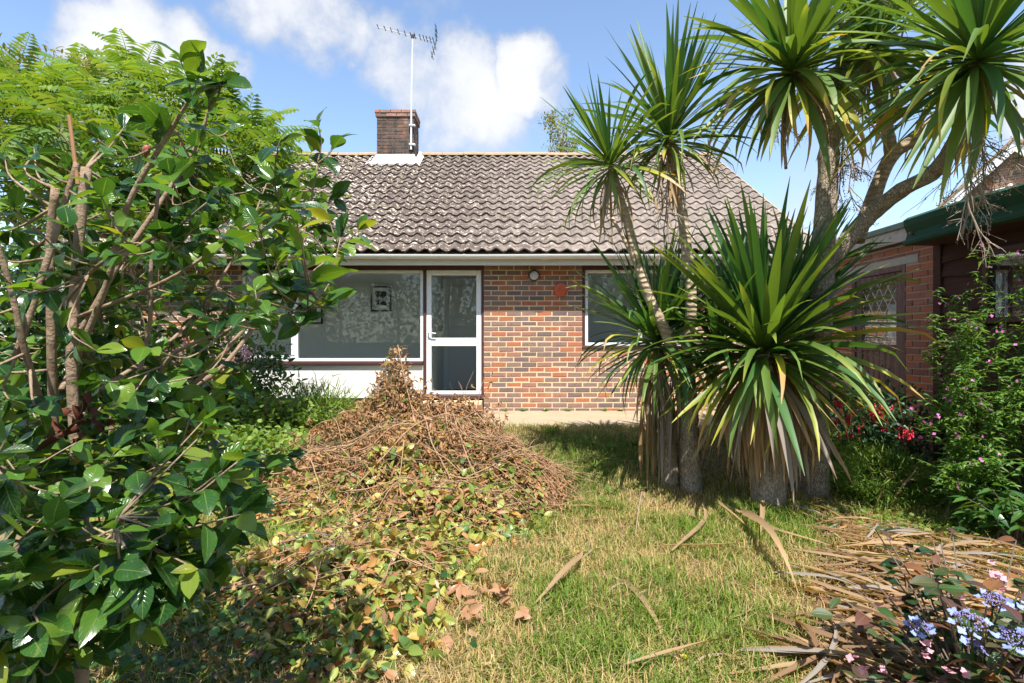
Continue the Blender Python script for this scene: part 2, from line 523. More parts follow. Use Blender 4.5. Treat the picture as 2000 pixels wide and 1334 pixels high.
def ground_mat():
    m = NT('lawn_soil'); p = m.pos()
    c = m.ramp(m.noise(5, 6, .65, vec=p), [(.3, (.13, .095, .05)), (.5, (.24, .185, .095)), (.7, (.33, .26, .14))])
    g = m.noise(1.3, 4, .6, vec=p)
    c = m.mix(m.ramp(g, [(.38, .75), (.60, 0)]), c, (.075, .105, .025))
    c = m.mix(m.math('MULTIPLY', m.noise(90, 3, .6, vec=p), .6), c, (.09, .07, .035))
    m.col(c); m.rough(.95, .1); m.bump(m.noise(50, 5, .7, vec=p), .7, .02)
    return m.m
M['ground'] = ground_mat()
def grass_mat():
    m = NT('grass_blade')
    a = m.n('VertexColor'); a.layer_name = 'Col'
    m.col(a.outputs[0]); m.rough(.55, .3)
    m.translucent(m.mix(1.0, a.outputs[0], (1.5, 1.5, .6), 'MULTIPLY'), .35)
    return m.m
M['grass'] = grass_mat()
def bark_mat(name, c1, c2, ring=0.0, crack=1.0):
    m = NT(name); p = m.pos()
    n1 = m.noise(18, 6, .7, vec=p)
    c = m.mix(m.ramp(n1, [(.32, 0), (.68, 1)]), c2, c1)
    h = n1
    if ring:
        sz = m.n('SeparateXYZ'); m.L.new(p, sz.inputs[0])
        w = m.math('SINE', m.math('ADD', m.math('MULTIPLY', sz.outputs[2], ring), m.math('MULTIPLY', m.noise(9, 2, vec=p), 9.0)))
        c = m.mix(m.ramp(w, [(.2, .0), (.95, .55)]), c, c2)
        h = m.math('ADD', m.math('MULTIPLY', w, -.3), n1)
    if crack:
        mp = m.n('Mapping'); m.L.new(p, mp.inputs[0]); mp.inputs['Scale'].default_value = (55, 55, 24)
        v = m.n('TexVoronoi'); v.feature = 'DISTANCE_TO_EDGE'; v.inputs['Scale'].default_value = 1.0
        m.L.new(mp.outputs[0], v.inputs['Vector'])
        e = m.ramp(v.outputs['Distance'], [(0, 0), (.12, 1)])
        c = m.mix(e, m.mix(1.0, c, (.72, .69, .66), 'MULTIPLY'), c)
        h = m.math('ADD', h, m.math('MULTIPLY', e, .5))
    m.col(c); m.rough(.9, .15); m.bump(h, .8, .02)
    return m.m
M['bark_cork'] = bark_mat('cordyline_bark', (.50, .42, .32), (.25, .20, .15), 0, 1)
M['bark_ring'] = bark_mat('cordyline_stem', (.52, .42, .29), (.26, .19, .13), 130, 0)
M['bark_cam'] = bark_mat('camellia_bark', (.36, .27, .19), (.20, .135, .09), 0, 0)
M['twig'] = plain('dry_twig', (.42, .26, .15), .8, .2, .4, 20)
M['twig_dark'] = plain('dark_twig', (.20, .15, .12), .8, .2, .4, 20)
M['panicle'] = plain('dry_panicle', (.36, .28, .21), .85, .2, .4, 20)
M['panicle_green'] = plain('green_panicle', (.24, .23, .10), .8, .2, .4, 20)
M['cut_wood'] = plain('cut_wood', (.60, .42, .26), .8, .2, .3, 30)

def strap_mat(name, base, yellow, tip, tipstart, rough=.42):
    m = NT(name)
    u = m.uv()
    r = m.n('ObjectInfo').outputs['Random']
    c = m.mix(m.math('MULTIPLY', r, .55), base, tuple(v * .55 for v in base))
    mp = m.n('Mapping'); m.L.new(m.n('TexCoord').outputs['UV'], mp.inputs[0]); mp.inputs['Scale'].default_value = (1.2, 26, 1)
    st = m.noise(1.0, 3, .6, vec=mp.outputs[0])
    c = m.mix(m.math('MULTIPLY', st, .5), c, m.mix(1.0, c, (.5, .55, .5), 'MULTIPLY'))
    k = m.math('ADD', u[0], m.math('MULTIPLY', m.math('SUBTRACT', m.math('ADD', r, st), 1.0), .35))
    c = m.mix(m.ramp(k, [(tipstart - .28, 0), (tipstart, 1)]), c, yellow)
    c = m.mix(m.ramp(k, [(tipstart + .02, 0), (tipstart + .1, 1)]), c, tip)
    m.col(c); m.rough(rough, .45)
    m.bump(st, .25, .004)
    m.translucent(m.mix(1.0, c, (1.6, 1.5, .5), 'MULTIPLY'), .3)
    return m.m
M['cord_g'] = strap_mat('cordyline_green', (.135, .225, .045), (.23, .28, .045), (.38, .25, .08), 1.06)
M['cord_d'] = strap_mat('cordyline_deep_green', (.068, .170, .045), (.13, .22, .045), (.30, .20, .07), 1.15)
M['cord_y'] = strap_mat('cordyline_yellowing', (.18, .25, .035), (.40, .37, .04), (.45, .28, .11), .80)
M['cord_t'] = strap_mat('cordyline_dead_tan', (.42, .28, .155), (.48, .32, .18), (.36, .22, .12), .9, .7)
M['cord_gr'] = strap_mat('cordyline_dead_grey', (.36, .31, .27), (.42, .34, .27), (.27, .2, .16), .95, .8)
M['camellia'] = leaf_mat('camellia_leaf', [(0, (.014, .055, .014)), (.35, (.028, .092, .018)), (.6, (.055, .14, .020)), (.82, (.105, .21, .026)), (.95, (.16, .26, .03)), (1, (.26, .26, .03))], .34, .22, .5, .55, 2.0, ((.13, .19, .03), 8))
M['pile_green'] = leaf_mat('wilting_leaf', [(0, (.07, .14, .03)), (.25, (.19, .26, .05)), (.5, (.34, .38, .08)), (.70, (.48, .45, .11)), (.84, (.48, .30, .08)), (.93, (.44, .19, .06)), (1, (.32, .15, .08))], .25, .34, .5, .3, 1.4)
M['pile_brown'] = leaf_mat('dead_leaf', [(0, (.19, .11, .06)), (.35, (.32, .17, .08)), (.65, (.45, .24, .105)), (.85, (.38, .26, .12)), (.95, (.50, .24, .09)), (1, (.24, .26, .07))], .2, .7, .3, 0, 1.3)
M['pile_orange'] = leaf_mat('orange_dead_leaf', [(0, (.36, .17, .09)), (.5, (.43, .24, .14)), (.9, (.40, .2, .1)), (1, (.46, .12, .04))], .2, .5, .4, .25, 1.2)
M['sumac'] = leaf_mat('sumac_leaf', [(0, (.075, .165, .028)), (.5, (.13, .23, .04)), (1, (.21, .29, .06))], .40, .45, .4, 0, 1.7)
M['yew'] = leaf_mat('far_tree_leaf', [(0, (.10, .14, .025)), (.5, (.19, .20, .04)), (1, (.28, .25, .06))], .3, .5, .4)
M['shrub_dark'] = leaf_mat('dark_shrub_leaf', [(0, (.02, .065, .018)), (.6, (.05, .12, .02)), (1, (.10, .20, .03))], .3, .35, .5)
M['shrub_lime'] = leaf_mat('lime_shrub_leaf', [(0, (.08, .17, .025)), (.6, (.17, .27, .04)), (1, (.28, .36, .06))], .4, .5, .4)
M['willow'] = leaf_mat('willowherb_leaf', [(0, (.07, .16, .03)), (.6, (.13, .26, .045)), (1, (.20, .34, .065))], .4, .5, .4)
M['fuchsia_leaf'] = leaf_mat('fuchsia_leaf', [(0, (.015, .055, .022)), (.6, (.035, .10, .03)), (1, (.07, .15, .035))], .3, .4, .4)
M['heath'] = leaf_mat('heath_leaf', [(0, (.09, .19, .025)), (.6, (.18, .30, .04)), (1, (.27, .36, .06))], .3, .6, .3)
M['hyd_leaf'] = leaf_mat('hydrangea_leaf', [(0, (.018, .045, .018)), (.35, (.05, .10, .025)), (.6, (.085, .065, .03)), (.8, (.10, .04, .045)), (1, (.28, .12, .04))], .25, .45, .4, .3)
M['peony'] = leaf_mat('broad_leaf', [(0, (.03, .10, .025)), (.6, (.06, .16, .035)), (1, (.12, .23, .05))], .35, .3, .5, .3)
M['weed'] = leaf_mat('weed_leaf', [(0, (.07, .17, .03)), (1, (.15, .28, .04))], .4, .45, .4, .3)
M['hedge'] = leaf_mat('hedge_leaf', [(0, (.02, .06, .018)), (.6, (.05, .11, .025)), (1, (.11, .17, .035))], .3, .4, .4)
def petal(name, c, tr=.35):
    m = NT(name); k = m.mix(m.math('MULTIPLY', m.rand(), .4), c, tuple(min(1, v * 1.25 + .08) for v in c))
    m.col(k); m.rough(.5, .3); m.translucent(k, tr); return m.m
M['pink'] = petal('pink_petal', (.62, .16, .45)); M['red'] = petal('red_petal', (.62, .02, .05), .2)
M['blue'] = petal('blue_petal', (.30, .38, .70)); M['lilac'] = petal('lilac_floret', (.30, .26, .52)); M['palepink'] = petal('pale_pink_petal', (.72, .36, .42))
M['yellow'] = petal('yellow_petal', (.8, .6, .03)); M['purple'] = petal('purple_petal', (.35, .08, .6))

# ------------------------------------------------------------------ leaf templates: x along the leaf, z up; uv = (along, across)
def leaf_tmpl(w=.5, rows=6, cols=4, fold=.22, curl=.25, belly=.45, tipc=1.0, wave=0.0):
    V, U = [], []
    for i in range(rows + 1):
        t = i / rows
        wid = w / 2 * (math.sin(math.pi * min(1, t ** (.5 / max(belly, .2)) if belly < .5 else t)) ** .85) * (1 - .25 * t * tipc) * 1.12 + .008
        if i == rows: wid = .004
        for j in range(cols + 1):
            s = 2 * j / cols - 1
            y = s * wid
            z = abs(y) * fold - curl * t * t + wave * math.sin(t * 9 + s * 2) * .03
            V.append((t, y, z)); U.append((t, (s + 1) / 2))
    F = []
    c1 = cols + 1
    for i in range(rows):
        for j in range(cols):
            F.append((i * c1 + j, (i + 1) * c1 + j, (i + 1) * c1 + j + 1, i * c1 + j + 1))
    return np.array(V), np.array(F), np.array(U)
T_CAM = [leaf_tmpl(w_, 6, 4, f, c, .45, 1.0, wv_) for w_, f, c, wv_ in ((.60, .2, .15, 0), (.54, .32, .3, .4), (.66, .12, .42, .3), (.58, .42, .1, .5), (.64, .05, -.12, .6), (.52, .3, .55, .3))]
T_SIMPLE = leaf_tmpl(.46, 3, 2, .25, .25, .5)
T_LANCE = leaf_tmpl(.26, 3, 2, .3, .35, .5)
T_ROUND = leaf_tmpl(.8, 3, 2, .15, .15, .5)
T_CURL = leaf_tmpl(.42, 3, 2, .9, .75, .5)
T_PETAL = leaf_tmpl(.85, 3, 2, -.1, -.1, .7)
T_NEEDLE = (np.array([(0, -.06, 0), (0, .06, 0), (.6, .07, .02), (1, 0, 0), (.6, -.07, .02)])[[0, 1, 2, 4, 3]], np.array([(0, 1, 2, 3), (3, 2, 4, 4)])[:1], np.zeros((5, 2)))
T_NEEDLE = (np.array([(0, -.05, 0), (0, .05, 0), (1, .012, 0), (1, -.012, 0)]), np.array([(0, 1, 2, 3)]), np.zeros((4, 2)))

def tmesh(name, T, smooth=True):
    return make_mesh(name, T[0], T[1], T[2], smooth)

def leaf_set(parent, name, T_list, pos, dirs, ups, sizes, mat, n_ind, stuff_name, key=None, mats=None):
    """the n_ind leaves that show largest become parts, the rest one stuff part"""
    pos = np.asarray(pos, float); dirs = np.asarray(dirs, float); ups = np.asarray(ups, float); sizes = np.asarray(sizes, float)
    Rm = frames(dirs, ups)
    k = len(pos)
    if key is None:
        key = sizes / np.linalg.norm(pos - np.array(CAM), axis=1)
    order = np.argsort(-key)
    mes = []
    for T in T_list:
        me = tmesh(name, T); me.materials.append(mat); mes.append(me)
    for q in order[:n_ind]:
        s = sizes[q]
        inst(name, mes[int(q) % len(mes)], parent, pos[q], [list(r) for r in Rm[q]], (s, s, s), mats[q] if mats is not None else None)
    rest = order[n_ind:]
    if len(rest):
        for ti, T in enumerate(T_list):
            rr = rest[ti::len(T_list)]
            if len(rr):
                batch(stuff_name, T, Rm[rr] * sizes[rr][:, None, None], pos[rr], mat, parent, smooth=True)

def rnd_dirs(k, rs, zmin=-1.0):
    v = rs.normal(size=(k, 3)); v /= np.linalg.norm(v, axis=1)[:, None]
    v[:, 2] = np.maximum(v[:, 2], zmin)
    return v

def clumpy(center, radii, n, rs, nclump=40, spread=.22, fill=.55):
    """points gathered in clumps through an ellipsoid, with outward directions"""
    c = rnd_dirs(nclump, rs) * (fill + (1 - fill) * rs.rand(nclump, 1) ** .5)
    idx = rs.randint(0, nclump, n)
    p = c[idx] + rs.normal(size=(n, 3)) * spread
    out = p / (np.linalg.norm(p, axis=1)[:, None] + 1e-6)
    return np.array(center) + p * np.array(radii), out

# ================================================================== THE SETTING
def build_ground():
    xs = np.unique(np.concatenate([np.linspace(-250, -9, 12), np.linspace(-9, 9, 121), np.linspace(9, 250, 12)]))
    ys = np.unique(np.concatenate([np.linspace(-250, -2, 12), np.linspace(-2, 8.1, 90), np.linspace(8.1, 300, 12)]))
    X, Y = np.meshgrid(xs, ys)
    Z = ground(X, Y) - np.where(Y > 8.0, .02, 0)
    V = np.stack([X, Y, Z], -1).reshape(-1, 3)
    nx = len(xs); F = []
    for j in range(len(ys) - 1):
        for i in range(nx - 1):
            F.append((j * nx + i, j * nx + i + 1, (j + 1) * nx + i + 1, (j + 1) * nx + i))
    o = link('ground', make_mesh('ground', V, F, None, True), M['ground'])
    tag(o, 'patchy dry lawn sloping gently up to the bungalow', 'lawn', kind='structure')
    b = MB(); b.bbox(-.95, 4.3, 6.72, 8.148, -.12, .022, .012)
    o = b.build('path', M['path'])
    tag(o, 'pale sandy concrete path along the foot of the brick wall', 'path', kind='structure')
build_ground()

# ------------------------------------------------------------------ bricks
BR_L, BR_H, BL, BH = .225, .075, .2110, .0622
def brick_tmpl(seed):
    rg = random.Random(seed); ch = .005
    L, H, D = BL, BH, .06
    j = lambda a: rg.uniform(-a, a)
    V = [(0, D, 0), (L, D, 0), (L, D, H), (0, D, H), (0, ch, 0), (L, ch, 0), (L, ch, H), (0, ch, H)]
    V += [(ch, j(.0015), ch), (L - ch, j(.0015), ch), (L - ch, j(.0015), H - ch), (ch, j(.0015), H - ch)]
    V = [(x + j(.0018) * (y < D), y, z + j(.0018) * (y < D)) for x, y, z in V]
    F = [(8, 9, 10, 11), (4, 5, 9, 8), (5, 6, 10, 9), (6, 7, 11, 10), (7, 4, 8, 11), (0, 1, 5, 4), (1, 2, 6, 5), (2, 3, 7, 6), (3, 0, 4, 7)]
    return np.array(V), np.array(F), np.zeros((12, 2))
BR_T = [brick_tmpl(k) for k in range(5)]
def brick_meshes(mat):
    r = []
    for T in BR_T:
        me = make_mesh('brick', *T[:2]); me.materials.append(mat); r.append(me)
    return r
BRM = {k: brick_meshes(M[k]) for k in ('brick', 'brick_red', 'brick_soot')}

def lay_bricks(parent, mk, org, udir, ndir, u0, u1, z0, rows, openings=(), single=None, seed=0, shift=0.0, stuff=True):
    """udir: along the wall; ndir: inward normal. org: wall's origin point on the face"""
    rg = random.Random(seed)
    ud, nd = Vector(udir), Vector(ndir)
    rest_M, rest_T = [], []
    for k in range(rows):
        zc = z0 + k * BR_H
        u = u0 - (BR_L / 2 if (k % 2) else 0) - shift
        while u < u1 - .03:
            segs = [(max(u, u0), min(u + BL, u1))]
            for (a, b, c, d) in openings:
                if c < zc + BH / 2 < d:
                    ns = []
                    for s0, s1 in segs:
                        if s1 <= a or s0 >= b: ns.append((s0, s1)); continue
                        if s0 < a: ns.append((s0, a))
                        if s1 > b: ns.append((b, s1))
                    segs = ns
            for s0, s1 in segs:
                if s1 - s0 < .03: continue
                out = rg.uniform(-.002, .003)
                loc = Vector(org) + ud * s0 + nd * out + Vector((0, 0, zc + rg.uniform(-.0012, .0012)))
                sx = (s1 - s0) / BL
                R3 = Matrix((ud, nd, Vector((0, 0, 1)))).transposed()
                if single is not None and single(s0, s1, zc):
                    inst('brick', rg.choice(BRM[mk]), parent, loc, R3, (sx, 1, 1))
                else:
                    rest_M.append(np.array(R3) @ np.diag([sx, 1, 1])); rest_T.append(loc)
            u += BR_L
    if rest_M and stuff:
        batch('brick_mass', BR_T[0], rest_M, [list(t) for t in rest_T], M[mk], parent)

# ================================================================== THE BUNGALOW
WY = 8.15
SW = 132.5
def wx(px): return (px - 1000) / SW
def wz(py): return 1.04 + (667 - py) / SW
def build_bungalow():
    H = thing('bungalow', (0, WY, 0), 'brick bungalow with pantiled roof, white glazed door and tall brick chimney', 'bungalow')
    zt = 2.17
    wl, wr = wx(470), wx(826)          # picture window
    dl, dr = wx(832), wx(940)          # door
    bl = wx(945)                       # brick starts
    rl, rr = wx(1137), 2.7             # right-hand window
    rz0 = wz(682)
    # --- brick wall right of the door (mortar body with bricks set into it)
    b = MB(); e = .004
    b.box(bl, rl, WY + e, WY + .25, -.1, zt); b.box(rl, rr, WY + e, WY + .25, -.1, rz0); b.box(rr, 4.3, WY + e, WY + .25, -.1, zt)
    bw = b.build('brick_wall', M['mortar'], H)
    nrow = 29
    lay_bricks(bw, 'brick', (0, WY, 0), (1, 0, 0), (0, 1, 0), bl, 4.3, -.005, nrow,
               [(rl, rr, rz0 - .02, 3)], lambda a, c, z: a < 2.0, 5)
    b = MB(); b.box(-6.5, wl, WY + e, WY + .25, -.1, zt)
    bw2 = b.build('brick_wall', M['mortar'], H)
    lay_bricks(bw2, 'brick', (0, WY, 0), (1, 0, 0), (0, 1, 0), -6.5, wl, -.005, nrow, [], lambda a, c, z: a > -5.4, 6)
    b = MB()
    b.box(4.2, 4.3, WY + .25, 16.2, -.1, 2.2); b.box(-6.5, -6.4, WY + .25, 8.5, -.1, 2.2); b.box(-6.5, -6.4, 10.85, 16.2, -.1, 2.2); b.box(-6.5, -6.4, 8.5, 10.85, -.1, .3); b.box(-6.5, -6.4, 8.5, 10.85, 2.12, 2.2); b.box(-6.4, 4.2, 16.1, 16.2, -.1, 2.2)  # wide opening in the unseen left gable, added to let daylight into the room
    # gable triangles
    for gx in (4.2, -6.5):
        b.add([(gx, WY, 2.2), (gx + .1, WY, 2.2), (gx, 12.17, 4.9), (gx + .1, 12.17, 4.9), (gx, 16.2, 2.2), (gx + .1, 16.2, 2.2)],
              [(0, 2, 4), (1, 5, 3), (0, 1, 3, 2), (2, 3, 5, 4), (0, 4, 5, 1)])
    b.build('side_wall', M['mortar'], H)
    # --- under-window panel, plinth
    b = MB(); b.bbox(wl, wr, WY + .02, WY + .12, wz(778), wz(713), .004)
    b.build('white_panel', M['render'], H)
    b = MB(); b.bbox(wl, dr, WY + .03, WY + .2, -.06, wz(779), .004); b.build('plinth', M['brown'], H)
    # --- timber frame posts and head
    b = MB(); b.bbox(wl - .05, bl - .005, WY + .005, WY + .12, wz(526.5), zt, .003); b.build('head_beam', M['brown'], H)
    for x0, x1 in ((wr + .002, dl - .002), (dr + .002, bl - .004), (wl - .05, wl - .003)):
        b = MB(); b.bbox(x0, x1, WY + .012, WY + .115, wz(779), wz(526.5) - .002, .003); b.build('frame_post', M['brown'], H)
    b = MB(); b.bbox(rl, rl + .045, WY + .012, WY + .115, rz0, zt, .003); b.build('frame_post', M['brown'], H)
    b = MB(); b.bbox(rl + .046, rr, WY + .012, WY + .1, wz(526), zt, .003); b.build('head_beam', M['brown'], H)
    # --- picture window
    def window(x0, x1, z0, z1, mull, transoms, fw=.045):
        f = MB()
        y0, y1 = WY + .035, WY + .095
        f.bbox(x0, x1, y0, y1, z0, z0 + fw, .005); f.bbox(x0, x1, y0, y1, z1 - fw, z1, .005)
        xs = [x0] + list(mull) + [x1]
        for k, x in enumerate(xs):
            a = x if k == 0 else (x - fw if k == len(xs) - 1 else x - fw * .6)
            c = a + (fw if k in (0, len(xs) - 1) else fw * 1.2)
            f.bbox(a, c, y0 + .001, y1 - .001, z0 + fw, z1 - fw, .004)
        w = f.build('window', M['white'], H)
        for k in range(len(xs) - 1):
            a = xs[k] + fw * (1 if k == 0 else .6); c = xs[k + 1] - fw * (1 if k == len(xs) - 2 else .6)
            if k in transoms:
                zt_ = transoms[k]
                g = MB(); g.bbox(a, c, y0 - .006, y1 - .004, zt_ - .04, zt_ + .04, .005); g.build('transom', M['white'], w)
                for q0, q1 in ((z0 + fw, zt_ - .04), (zt_ + .04, z1 - fw)):
                    g = MB(); g.box(a - .004, c + .004, WY + .06, WY + .066, q0 - .004, q1 + .004); g.build('pane', M['glass'], w)
                g = MB()
                for q0, q1 in (((z0 + fw), zt_ - .04),):
                    g.bbox(a, a + .04, y0 - .01, y0 + .03, q0, q1, .004); g.bbox(c - .04, c, y0 - .01, y0 + .03, q0, q1, .004)
                    g.bbox(a + .04, c - .04, y0 - .01, y0 + .03, q0, q0 + .04, .004); g.bbox(a + .04, c - .04, y0 - .01, y0 + .03, q1 - .04, q1, .004)
                g.build('casement', M['white'], w)
            else:
                g = MB(); g.box(a - .004, c + .004, WY + .06, WY + .066, z0 + fw - .004, z1 - fw + .004); g.build('pane', M['glass'], w)
        return w
    window(wl, wr, wz(706), wz(527), [wx(576)], {0: wz(587)})
    b = MB(); b.bbox(wl - .05, wr, WY - .03, WY + .11, wz(712.5), wz(706.2), .006); b.build('window_sill', M['brown'], H)
    window(rl + .046, rr, rz0 + .05, wz(526.5), [1.9], {})
    b = MB(); b.bbox(rl, rr, WY - .02, WY + .11, rz0 + .002, rz0 + .048, .006); b.build('window_sill', M['brown'], H)
    # --- door
    z0, z1 = wz(771), wz(527)
    f = MB(); y0, y1 = WY + .03, WY + .09
    st = .075
    f.bbox(dl, dl + st, y0, y1, z0, z1, .006); f.bbox(dr - st, dr, y0, y1, z0, z1, .006)
    for a, c in ((z0, wz(764)), (wz(676), wz(660)), (wz(537), z1)):
        f.bbox(dl + st, dr - st, y0 + .001, y1 - .001, a, c, .005)
    D = f.build('door', M['white'], H)
    for a, c in ((wz(764), wz(676)), (wz(660), wz(537))):
        g = MB(); g.box(dl + st - .004, dr - st + .004, WY + .055, WY + .061, a - .004, c + .004); g.build('pane', M['glass'], D)
    g = MB(); g.bbox(dl + .02, dl + .05, y0 - .008, y0, wz(662), wz(644), .002)
    g.tube([(dl + .035, y0, wz(650)), (dl + .035, y0 - .045, wz(650)), (dl + .06, y0 - .05, wz(650)), (dl + .15, y0 - .05, wz(651.5))], .009, 8)
    g.build('handle', M['steel'], D)
    g = MB(); g.tube([(wx(900), y0 - .006, wz(668)), (wx(900), y0 + .01, wz(668))], .014, 12); g.build('lock', M['steel'], D)
    b = MB(); b.bbox(dl - .04, bl - .01, WY - .05, WY + .12, wz(778), wz(771.5), .006); b.build('threshold', M['brown'], H)
    # brick step under the door
    b = MB(); b.box(dl - .02, bl - .02, WY - .28, WY + .02, -.1, wz(780) - .012); stp = b.build('door_step', M['mortar'], H)
    lay_bricks(stp, 'brick_red', (0, WY - .29, 0), (1, 0, 0), (0, 1, 0), dl - .02, bl - .02, .0, 2, [], lambda a, c, z: True, 9)
    # --- soffit, fascia, gutter
    fy = 7.86
    b = MB(); b.box(-7.0, 4.41, fy + .02, WY + .3, 2.172, 2.185); b.build('soffit', M['soffit'], H)
    b = MB(); b.bbox(-7.0, 4.41, fy, fy + .02, 2.125, 2.27, .003); b.build('fascia', M['fascia'], H)
    prof = []
    gy, gz, gr = 7.795, 2.262, .06
    for k in range(13):
        a = math.pi + math.pi * k / 12
        prof.append((gy + gr * math.cos(a), gz + gr * math.sin(a)))
    inn = [(gy + (gr - .005) * math.cos(math.pi + math.pi * k / 12), gz + .001 + (gr - .005) * math.sin(math.pi + math.pi * k / 12)) for k in range(12, -1, -1)]
    ring = prof + inn
    V, F = [], []
    xs = np.linspace(-7.05, 4.45, 8)
    for x in xs:
        sag = .004 * math.sin(x * 1.7)
        V += [(x, p[0], p[1] + sag) for p in ring]
    n = len(ring)
    for i in range(len(xs) - 1):
        for j in range(n):
            F.append((i * n + j, i * n + (j + 1) % n, (i + 1) * n + (j + 1) % n, (i + 1) * n + j))
    F += [tuple(range(n)), tuple((len(xs) - 1) * n + k for k in range(n - 1, -1, -1))]
    b = MB(); b.add(V, F); gt = b.build('gutter', M['gutter'], H, smooth=False)
    for x, wd in ((-1.82, .10), (-.67, .03), (.47, .11), (-3.2, .03), (1.6, .03)):
        V = []
        for xx in (x - wd / 2, x + wd / 2):
            for k in range(13):
                a = math.pi + math.pi * k / 12
                V.append((xx, gy + (gr + .007) * math.cos(a), gz + (gr + .007) * math.sin(a) + .002))
        F = [(k, k + 1, 13 + k + 1, 13 + k) for k in range(12)]
        b = MB(); b.add(V, F); b.build('gutter_clip', M['gutter'], gt)
    # --- roof
    ey, ez, ry, rz = 7.75, 2.275, 12.17, 5.10
    p = math.atan2(rz - ez, ry - ey)
    sl_ = math.hypot(rz - ez, ry - ey)
    nrm = Vector((0, -math.sin(p), math.cos(p))); up = Vector((0, math.cos(p), math.sin(p)))
    b = MB()
    ys, yr = ey + .05, ry
    zs, zr = ez - .02 + .05 * math.tan(p), rz - .02
    b.add([(-7, ys, zs - .06), (4.40, ys, zs - .06), (-7, yr, zr), (4.40, yr, zr), (-7, 2 * ry - ey, ez - .06), (4.40, 2 * ry - ey, ez - .06), (-7, yr, zr - .06), (4.40, yr, zr - .06),
           (-7, ys, zs), (4.40, ys, zs)],
          [(8, 9, 3, 2), (0, 8, 2, 6), (1, 7, 3, 9), (0, 1, 9, 8), (0, 6, 7, 1), (2, 3, 5, 4), (6, 4, 5, 7), (2, 4, 6), (3, 7, 5)])
    RF = b.build('roof', M['tile'], H)
    cw, rows = .198, 18
    g = sl_ / rows
    cols = int(11.4 / cw)
    x0 = 4.41 - cols * cw
    def tile_t(seed):
        rg = random.Random(seed)
        ns = 8; V = []
        def hh(u): return .046 * (0.5 + 0.5 * math.cos(2 * math.pi * (u - .62))) ** 1.15
        Lt = g + .035
        for s, lift, dn in ((0, .034, 0), (Lt, .004, 0), (0, .034, .020)):
            for k in range(ns + 1):
                u = k / ns * 1.045
                V.append((u * cw, s, hh(u) + lift - dn + rg.uniform(-.0008, .0008)))
        F = []
        m = ns + 1
        for k in range(ns):
            F.append((k, k + 1, m + k + 1, m + k)); F.append((2 * m + k, 2 * m + k + 1, k + 1, k))
        return np.array(V), np.array(F), np.zeros((len(V), 2))
    TT = [tile_t(k) for k in range(4)]
    TM = []
    for T in TT:
        me = make_mesh('tile', T[0], T[1], None, True); me.materials.append(M['tile']); TM.append(me)
        try: me.set_sharp_from_angle(angle=R(50))
        except Exception: pass
    rg = random.Random(4)
    R3 = Matrix((Vector((1, 0, 0)), up, nrm)).transposed()
    Ms, Ts = [], []
    cx0, cx1 = -2.84, -2.06
    for r in range(rows):
        for c in range(cols):
            x = x0 + c * cw + rg.uniform(-.003, .003)
            base = Vector((x, ey, ez)) + up * (r * g + rg.uniform(-.006, .006)) + nrm * rg.uniform(-.002, .004)
            if base.y > 11.5 and cx0 - .05 < x + .1 < cx1 + .05: continue
            px = 1000 + FPX * x / base.y
            Rr = R3 @ Matrix.Rotation(rg.uniform(-.012, .012), 3, 'Z') @ Matrix.Rotation(rg.uniform(-.012, .012), 3, 'Y')
            if r < 8 and 570 < px < 1600 :
                inst('tile', TM[rg.randrange(4)], RF, base, Rr)
            else:
                Ms.append(np.array(Rr)); Ts.append(list(base))
    Ms = np.array(Ms); Ts = np.array(Ts)
    batch('tile_mass', TT[0], Ms, Ts, M['tile'], RF, smooth=False)
    # moss cushions lying in the troughs
    V = []; rs = np.random.RandomState(8)
    Tm = leaf_tmpl(.9, 3, 2, -.5, .3, .5)
    k = 520
    xx = -7 + 11.3 * rs.rand(k) ** 1.0; ss = rs.rand(k) * (sl_ - .1)
    keep = rs.rand(k) < np.clip(.75 - (xx + 3) * .13, .2, 1)
    xx, ss = xx[keep], ss[keep]
    colm = np.floor((xx - x0) / cw); xx = x0 + (colm + .12 + .1 * rs.rand(len(xx))) * cw
    rr_ = np.floor(ss / g) * g + rs.rand(len(ss)) * .12 * g + g * .9
    P0 = np.array([[x, ey, ez] for x in xx]) + np.outer(rr_, np.array(up)) + np.outer(np.full(len(xx), .016), np.array(nrm))
    D0 = np.tile(np.array([1., 0, 0]), (len(xx), 1)) + rs.normal(size=(len(xx), 3)) * .3
    batch('moss', Tm, frames(D0, np.tile(np.array(nrm), (len(xx), 1))) * (.035 + .05 * rs.rand(len(xx)))[:, None, None], P0, M['moss'], RF, smooth=True)
    # verge and ridge
    b = MB()
    vo = Vector((4.41, ey, ez))
    pts = [vo, vo + up * sl_]
    b.add([tuple(vo + nrm * -.05), tuple(vo + nrm * .03), tuple(vo + up * sl_ + nrm * .03), tuple(vo + up * sl_ + nrm * -.05),
           tuple(vo + nrm * -.05 + Vector((.03, 0, 0))), tuple(vo + nrm * .03 + Vector((.03, 0, 0))), tuple(vo + up * sl_ + nrm * .03 + Vector((.03, 0, 0))), tuple(vo + up * sl_ + nrm * -.05 + Vector((.03, 0, 0)))],
          [(0, 1, 2, 3), (4, 7, 6, 5), (0, 4, 5, 1), (1, 5, 6, 2), (2, 6, 7, 3), (0, 3, 7, 4)])
    b.build('verge', M['ridge'], RF)
    nseg = 25; Ls = 11.42 / nseg
    V, F = [], []
    for s in (0, 1):
        for k in range(9):
            a = math.pi * k / 8
            V.append((s * (Ls - .008), -.115 * math.cos(a), .085 * math.sin(a)))
    F = [(k, k + 1, 9 + k + 1, 9 + k) for k in range(8)] + [tuple(range(8, -1, -1)), tuple(range(9, 18))]
    me = make_mesh('ridge_tile', V, F, None, False); me.materials.append(M['ridge'])
